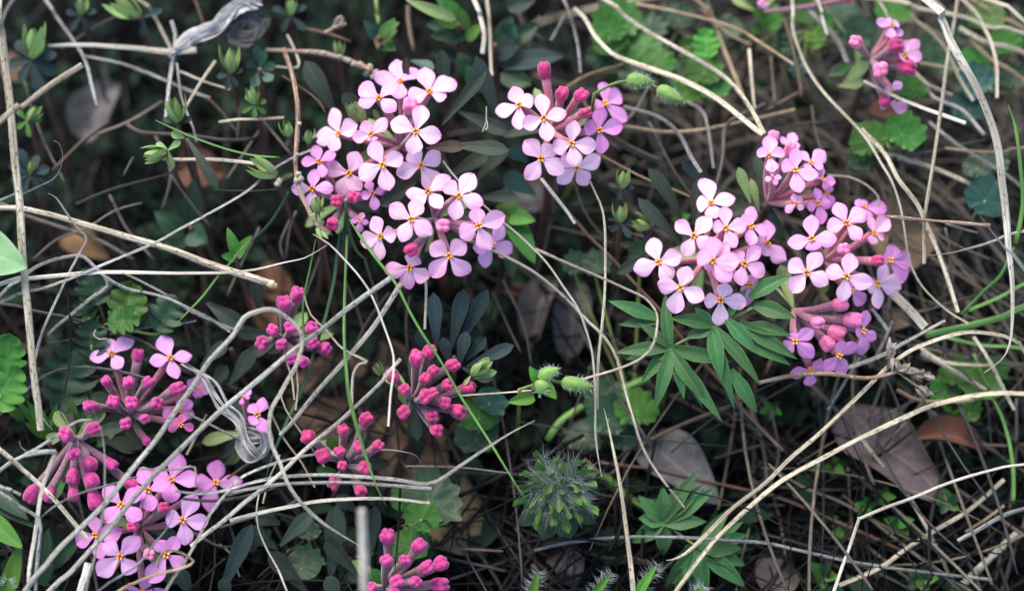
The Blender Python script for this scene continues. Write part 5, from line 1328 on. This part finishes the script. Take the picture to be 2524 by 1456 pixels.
palmate('dark green palmate leaf with narrow pointed leaflets below the pale cluster', [q12(1140, 1115), q12(1440, 960), T('13', -90, 830)], .35, [
    (0, q12(745, 1150), 34, .0), (0, q12(905, 935), 26, .1), (0, q12(825, 1200), 30, .2), (0, q12(1000, 1210), 30, .1), (0, q12(1105, 720), 30, .3), (0, q12(1100, 900), 26, .2),
    (0, q12(700, 780), 34, .15, q12(1050, 905)), (0, q12(770, 950), 26, .3, q12(1060, 920)), (0, q12(930, 1370), 30, .1), (0, q12(1030, 1560), 34, -.1), (0, q12(1240, 1480), 30, -.05), (0, q12(1400, 1500), 34, -.1), (0, q12(1585, 1215), 36, -.05), (0, q12(1510, 1640), 32, -.1, q12(1180, 1180)), (0, q12(1370, 1540), 26, .1),
    (1, q12(1135, 905), 36, -.15), (1, q12(1255, 1045), 34, -.1), (1, q12(1318, 825), 30, .0), (1, q12(1505, 1350), 38, -.2), (1, q12(1785, 1385), 32, -.15), (1, q12(1760, 1160), 34, -.2, q12(1540, 910)), (1, q12(1600, 1560), 26, .1),
    (2, T('13', 215, 905), 40, -.3, T('13', -80, 810)), (2, T('13', 180, 600), 40, -.1, T('13', -110, 760)), (2, T('13', 185, 1030), 34, -.2, T('13', -150, 960)), (2, T('13', 225, 1195), 36, -.2, T('13', -190, 930)), (2, T('13', 180, 1240), 30, -.1, T('13', -160, 1080)), (2, q12(1690, 690), 26, .1, q12(1560, 890)), (2, T('13', 100, 640), 30, .0, T('13', -60, 740)), (2, T('13', -60, 1580), 34, .1, T('13', -250, 1270))])
palmate('lower blue-green palmate leaf beside the torn straw stem', [q22(1090, 965), q22(1340, 1150)], 1.3, [
    (0, q22(915, 775), 38, .1), (0, q22(915, 935), 40, .1), (0, q22(1085, 705), 40, .1), (0, q22(1195, 690), 34, .15), (0, q22(1345, 590), 38, .0), (0, q22(1385, 690), 32, .1), (0, q22(1465, 715), 36, .1), (0, q22(1400, 960), 40, .0), (0, q22(870, 1110), 42, .3), (0, q22(960, 1060), 40, .2), (0, q22(1090, 1200), 40, .3),
    (1, q22(1570, 860), 34, -.1), (1, q22(1690, 1050), 46, .1), (1, q22(1660, 960), 36, .1), (1, q22(1650, 1150), 44, .0), (1, q22(1680, 1270), 40, .1), (1, q22(1680, 1430), 44, .0), (1, q22(1400, 1500), 40, .1), (1, q22(1290, 1430), 40, .2), (1, q22(1100, 1420), 44, .3), (1, q22(1240, 1200), 40, .2), (1, q22(1180, 1460), 40, .3)])

# hairy unfolding bud with arching stalks
def hairy_bud():
    c = PS(1372, 1200, .5)
    root = thing('hairy_bud', (c.x, c.y, 0), 'hairy dark green unfolding bud head covered in white silky hairs', 'herb')
    base = []
    R = 80 * KPX
    for k in range(30):                      # small folded green lobes packed over a dome
        q = math.sqrt((k + .5) / 30)
        a = k * 2.399
        o = RGT * (math.cos(a) * q * R) + UPV * (math.sin(a) * q * R * .95)
        p = c + o + TOCAM * (R * .55 * (1 - q * q))
        n = (o * 1.1 + TOCAM * R * .8).normalized()
        t = (n + RGT * random.uniform(-.5, .5) + UPV * random.uniform(-.9, .1)).normalized()
        L = random.uniform(.28, .46)
        part('leaf', leaf(p - n * .05, p + t * L, .20, n + rv(.4), -.3, .6, 'oblong', nl=6, nw=4), 'hairy_green', root)
        for _ in range(26):
            base.append((p + rv(.1), n + Vector((0, 0, .2))))
    part('leaf', lobed(c - TOCAM * .25 + UPV * (-.3), TOCAM + rv(.1), UPV, R * 1.15, 9, .08, .1, .05, .05, .03), 'dark_green_leaf', root)
    part('core', lathe(c - TOCAM * .3, TOCAM, [(0, R * .7), (R * .3, R * .85), (R * .55, R * .7), (R * .75, R * .4), (R * .8, .05)], 14, 5, .06, .05), 'dark_green_leaf', root)
    h = part('silky_hairs', hairs(base, .40, .0019, .8), 'hair', root); h['kind'] = 'stuff'
    for pts in ('1440,1150 1500,1180 1560,1235 1600,1262', '1350,1085 1380,1040 1440,1000 1520,965 1600,930'):
        q = [tuple(float(x) for x in s.split(',')) for s in pts.split()]
        path, _ = spline([PS(u, v, 2.3) for u, v in q], .3)
        part('stalk', sweep(path, [.085] * len(path), 1, 8), 'green', root)
    ground_stem(root, c - TOCAM * .3, .09, 'ygreen')
hairy_bud()
HTG = 0
def hairy_tip(u0, v0, u1, v1, w, d, label):
    b, t = PS(u0, v0, d), PS(u1, v1, d - .2)
    root = thing('hairy_leaf', (b.x, b.y, 0), label, 'leaf', 'hairy leaf tips')
    lf = part('leaf', leaf(b, t, w * KPX, None, .1, .25, 'leaflet'), 'bright_leaf', root)
    rs = []
    for k in range(60):
        f = random.random() ** .6
        p = b.lerp(t, f)
        s = (t - b).cross(TOCAM).normalized() * random.choice((-1, 1))
        rs.append((p + s * (w * KPX * .4 * (1 - f ** 2)), s + (t - b).normalized() * .5))
    h = part('silky_hairs', hairs(rs, .20, .003, .4), 'hair', root); h['kind'] = 'stuff'
    ground_stem(root, b, .04, 'ygreen', Vector((0, -.3, 0)))
HT = 'narrow hairy bright green leaf tip pointing up below the palmate leaf'
for a in ((1308, 1475, 1328, 1408, 26), (1450, 1475, 1508, 1410, 24), (1565, 1480, 1621, 1390, 30), (1690, 1480, 1735, 1445, 22)):
    hairy_tip(*a, -.3, HT)
hairy_tip(10, 1480, 20, 1425, 40, -.2, HT)

# mouse-ear buds: green hairy ovals
def mouse_ear(label, items, stalkpts, d, leaves=()):
    u, v = items[0][0]
    p = PS(u, v, d)
    root = thing('chickweed_bud', (p.x, p.y, 0), label, 'flower bud')
    for (bu, bv), (tu, tv), w in items:
        b, t = PS(bu, bv, d), PS(tu, tv, d - .1)
        ax = t - b
        L = ax.length
        r = w * KPX / 2
        o = part('bud', lathe(b, ax, [(0, r * .35), (L * .08, r * .75), (L * .25, r), (L * .5, r * .98), (L * .72, r * .68), (L * .9, r * .34), (L, r * .10)], 15, 5, .06), 'sepal', root)
        tip = part('bud_tip', hairs([(t - ax * .08, ax)] * 6, .09, .008, .3), 'hair', root, o)
        rs = []
        s = ax.normalized().orthogonal().normalized(); c = ax.normalized().cross(s)
        for k in range(110):
            f = random.uniform(.05, .9); a = random.uniform(0, 6.28)
            dr = s * math.cos(a) + c * math.sin(a)
            rs.append((b + ax * f + dr * r * (1 - abs(f - .4)) * .9, dr + ax.normalized() * .3))
        h = part('hairs', hairs(rs, .10, .0035, .3), 'hair', root, o); h['kind'] = 'stuff'
    for lf in leaves:
        part('leaf', leaf(PS(*lf[0], d), PS(*lf[1], d - .1), lf[2] * KPX, None, .1, .3, 'ovate'), 'bright_leaf', root)
    pts = [PS(float(a), float(b), d + .1) for a, b in (s.split(',') for s in stalkpts.split())]
    path, _ = spline(pts, .3)
    part('stalk', sweep(path, [.035] * len(path), 1, 7), 'ygreen', root)
    ground_stem(root, pts[-1], .04, 'ygreen')
mouse_ear('hairy light green bud pair on a thin stalk above the arching white thread stem', [(T('12', 365, 1360), T('12', 600, 1395), 38), (T('12', 200, 1330), T('12', 345, 1260), 34), (T('12', 230, 1350), T('12', 210, 1450), 42)], '1385,942 1345,938 1310,950 1280,960', -.05,
          [(T('12', 200, 1350), T('12', 135, 1245), 28), (T('12', 220, 1370), T('12', 330, 1480), 34), (T('12', 200, 1380), T('12', 160, 1330), 34), (T('12', 240, 1330), T('12', 300, 1300), 26), (T('22', 170, 70), T('22', -20, 110), 34)])
mouse_ear('two nodding pale green buds with white tips beside the four-bud cluster', [(T('02', 830, 570), T('02', 1015, 585), 38), (T('02', 1050, 630), T('02', 1235, 725), 38)], '1625,222 1600,207 1545,200 1500,212 1466,232', .75)

# ------------------------------------------------------------------ dead leaves lying on the litter
def dead(label, base, tip, W, mat, h=.5, curl=.25, shape='ovate', fold=.15, roll=.15, lift=0.0):
    b, t = G(*base, h), G(*tip, h + lift)
    c = (b + t) / 2
    g = leaf(b, t, W * KPX * 1.15, Vector((0, 0, 1)) + rv(.25), curl, fold, shape, roll, .05, 14, 8)
    o = mesh_obj('dead_leaf', g[0], g[1], mat, None, g[2], (c.x, c.y, 0))
    tag(o, label, 'dead leaf')
dead('folded grey-brown dead leaf under the dark slanting stem', (205, 350), (290, 205), 110, 'dead_grey', 2.4, .2, 'ovate', .4)
dead('large tan dead leaf spread under the central bud clusters', (800, 880), (1090, 1260), 330, 'dead_tan', 1.0, .05, 'ovate', .05, .02)
dead('tan dead leaf piece under the crenate green leaf', (1010, 1190), (1200, 1370), 190, 'dead_tan', .9, .1, 'ovate', .05, .05)
dead('upright curved grey dead leaf between the white thread stem and the dark litter', (1310, 860), (1375, 690), 80, 'dead_mauve', 1.7, .5, 'lance', .2, .5)
dead('second curved grey dead leaf beside the upright one', (1400, 900), (1430, 700), 90, 'dead_grey', 1.3, .4, 'lance', .2, .4)
dead('pale grey crumpled dead leaf above the lower palmate leaf', (1590, 1090), (1770, 1240), 130, 'dead_grey', 1.6, .2, 'ovate', .1, .1)
dead('long mauve-brown dead leaf under the straw stems', (2075, 1010), (2330, 1240), 190, 'dead_mauve', 1.9, .1, 'blade', .05, -.05)
dead('curled orange-brown dead leaf beyond the mauve one', (2250, 1080), (2430, 1120), 70, 'dead_brown', 2.1, .5, 'lance', .2, .4)
dead('pale tan dead leaf behind the far pale cluster', (2150, 600), (2320, 570), 190, 'dead_tan', 2.9, .05, 'ovate', .05, .05)
dead('brown dead leaf under the small blurred pink cluster', (2140, 270), (2270, 320), 60, 'dead_brown', 4.0, .1, 'lance')
dead('grey dead leaf in the litter below the lower palmate leaf', (1880, 1460), (1970, 1410), 110, 'dead_mauve', .8, .3, 'ovate')
dead('pale grey dead leaf in shade below the hairy bud', (1370, 1370), (1420, 1450), 90, 'dead_grey', .6, .3, 'ovate')
dead('dark violet-grey dead leaf below the four-bud cluster', (1260, 450), (1330, 520), 90, 'dead_grey', 2.4, .1, 'round')
dead('dark dead leaf in shade below the level knobbly stem', (440, 420), (560, 430), 110, 'dead_brown', 2.6, .1, 'ovate')
dead('rusty dead leaf scrap beside the curved grey leaves', (1240, 720), (1320, 740), 40, 'dead_brown', 1.6, .2, 'ovate')
dead('curled papery dead leaf by the brown straw on the dark leaves', (690, 860), (660, 640), 110, 'dead_brown', 1.4, .1, 'lance', .2, .2)
dead('brown dead leaf behind the thick straw stem', (40, 200), (20, 130), 60, 'dead_tan', 3.6, .2, 'ovate')
dead('crumpled brown dead leaf under the bowed grey stem', (170, 570), (270, 640), 80, 'dead_brown', 2.2, .3, 'ovate')
dead('brown curled scrap beside the arching straw blade', (2180, 820), (2250, 800), 50, 'dead_tan', 2.6, .7, 'lance')

# grey papery strips and husks
def strip(label, pts, w, d, mat='papery', n=3):
    """crumpled papery ribbons: ruffled flat strips lying over one another"""
    pp = [PS(float(a), float(b), d) for a, b in (s.split(',') for s in pts.split())]
    root = thing('papery_husk', (pp[0].x, pp[0].y, 0), label, 'husk')
    for k in range(n):
        jit = [p + rv(.05) + (RGT * .05 + UPV * .04) * (k - n / 2) for p in pp]
        path, _ = spline(jit, .1)
        m = len(path)
        V, F, U = [], [], []
        ph = random.uniform(0, 6)
        hw = w * KPX * random.uniform(.18, .36)
        for i, p in enumerate(path):
            t = (path[min(i + 1, m - 1)] - path[max(i - 1, 0)]).normalized()
            s = t.cross(TOCAM).normalized()
            f = i / (m - 1)
            q = hw * min(1, .2 + 5 * min(f, 1 - f)) * (1 + .4 * mnoise.noise(p * 2 + Vector((k, 0, 0))))
            for j in range(5):
                x = j / 2 - 1
                V.append(p + s * (x * q) + TOCAM * (.09 * mnoise.noise(Vector((i * .35, x * 2.2, k * 7.1))) + .05 * math.sin(ph + x * 3 + i * .2)))
                U.append((j / 4, f))
        for i in range(m - 1):
            for j in range(4):
                a = i * 5 + j
                F.append((a, a + 1, a + 6, a + 5))
        part('papery_strip', (V, F, U), mat, root)
    return root
strip('grey twisted papery strip hanging behind the two diagonal stems', '456,895 501,921 529,949 553,998 588,1033 608,1084 645,1125', 20, .35)
strip('crumpled grey papery husk beside the deep violet flowers', '590,1050 640,1060 660,1100 620,1125 600,1090 650,1080', 34, .6)
strip('feathery pale papery strip curving up to a crumpled husk', '425,128 484,92 536,66 570,28 605,5 640,15', 52, 1.9, n=5)
strip('crumpled dark papery husk above the orange-brown twig', '560,60 610,40 650,60 620,90 580,80 640,30', 54, 2.1, 'dead_grey', 5)

def dried_head(label, stalk, heads, d):
    pp = [PS(float(a), float(b), d) for a, b in (s.split(',') for s in stalk.split())]
    root = thing('dried_flower_stalk', (pp[0].x, pp[0].y, 0), label, 'dried flower')
    path, _ = spline(pp, .2)
    part('stalk', sweep(path, [.045 * (1 + .3 * mnoise.noise(p * 3)) for p in path], 1, 7), 'bark', root)
    for (u, v, du, dv) in heads:
        a = PS(u, v, d)
        t = (PS(u + du, v + dv, d) - a)
        gs = []
        for k in range(11):
            q = a + t * random.uniform(0, .5) + rv(.05)
            gs.append(leaf(q, q + (t.normalized() + rv(.55)).normalized() * random.uniform(.18, .32), .085, None, .3, .4, 'lance', nl=4, nw=2))
        part('dried_head', join(*gs), 'husk', root)
        path, _ = spline([pp[-1], (pp[-1] + a) / 2, a + t * .3], .2)
        part('side_stalk', sweep(path, [.028] * len(path), 1, 6), 'bark', root)
dried_head('grey dried flower stalk with ragged heads crossing below the side-facing cluster', '1870,943 1956,925 2042,921 2129,932 2181,925 2212,915', [(2210, 915, 40, -8), (2245, 920, 50, 8), (2255, 950, 40, 25), (2190, 885, 5, -40), (2198, 880, 10, 20)], .5)
dried_head('tiny dried tuft on the short pinkish twig', '800,83 815,75 826,68', [(822, 72, 12, -10)], 2.1)

def lichen(label, spots, d):
    u, v = spots[0][:2]
    p = PS(u, v, d)
    root = thing('lichen_crust', p, label, 'lichen')
    for (a, b, r) in spots:
        c = PS(a, b, d - .05)
        part('knob', lathe(c - TOCAM * r * KPX, TOCAM + rv(.4), [(0, r * KPX * .5), (r * KPX * .5, r * KPX), (r * KPX, r * KPX * .9), (r * KPX * 1.4, r * KPX * .4)], 9, 4, .15, .12), 'lichen', root)
lichen('pale crusty lichen knobs on the end of the orange-brown twig', [(800, 130, 6), (780, 128, 5), (838, 140, 6), (862, 150, 7), (890, 160, 9), (912, 168, 11), (925, 178, 10), (905, 180, 9), (918, 190, 7), (870, 160, 6), (760, 128, 5)], 1.9)
lichen('pale crusty knobs on the bark twig beside the striped leaf bud', [(738, 305, 6), (734, 430, 8), (742, 440, 9), (730, 445, 8), (690, 446, 9), (684, 455, 8), (776, 530, 7), (790, 550, 8), (733, 380, 5)], .3)
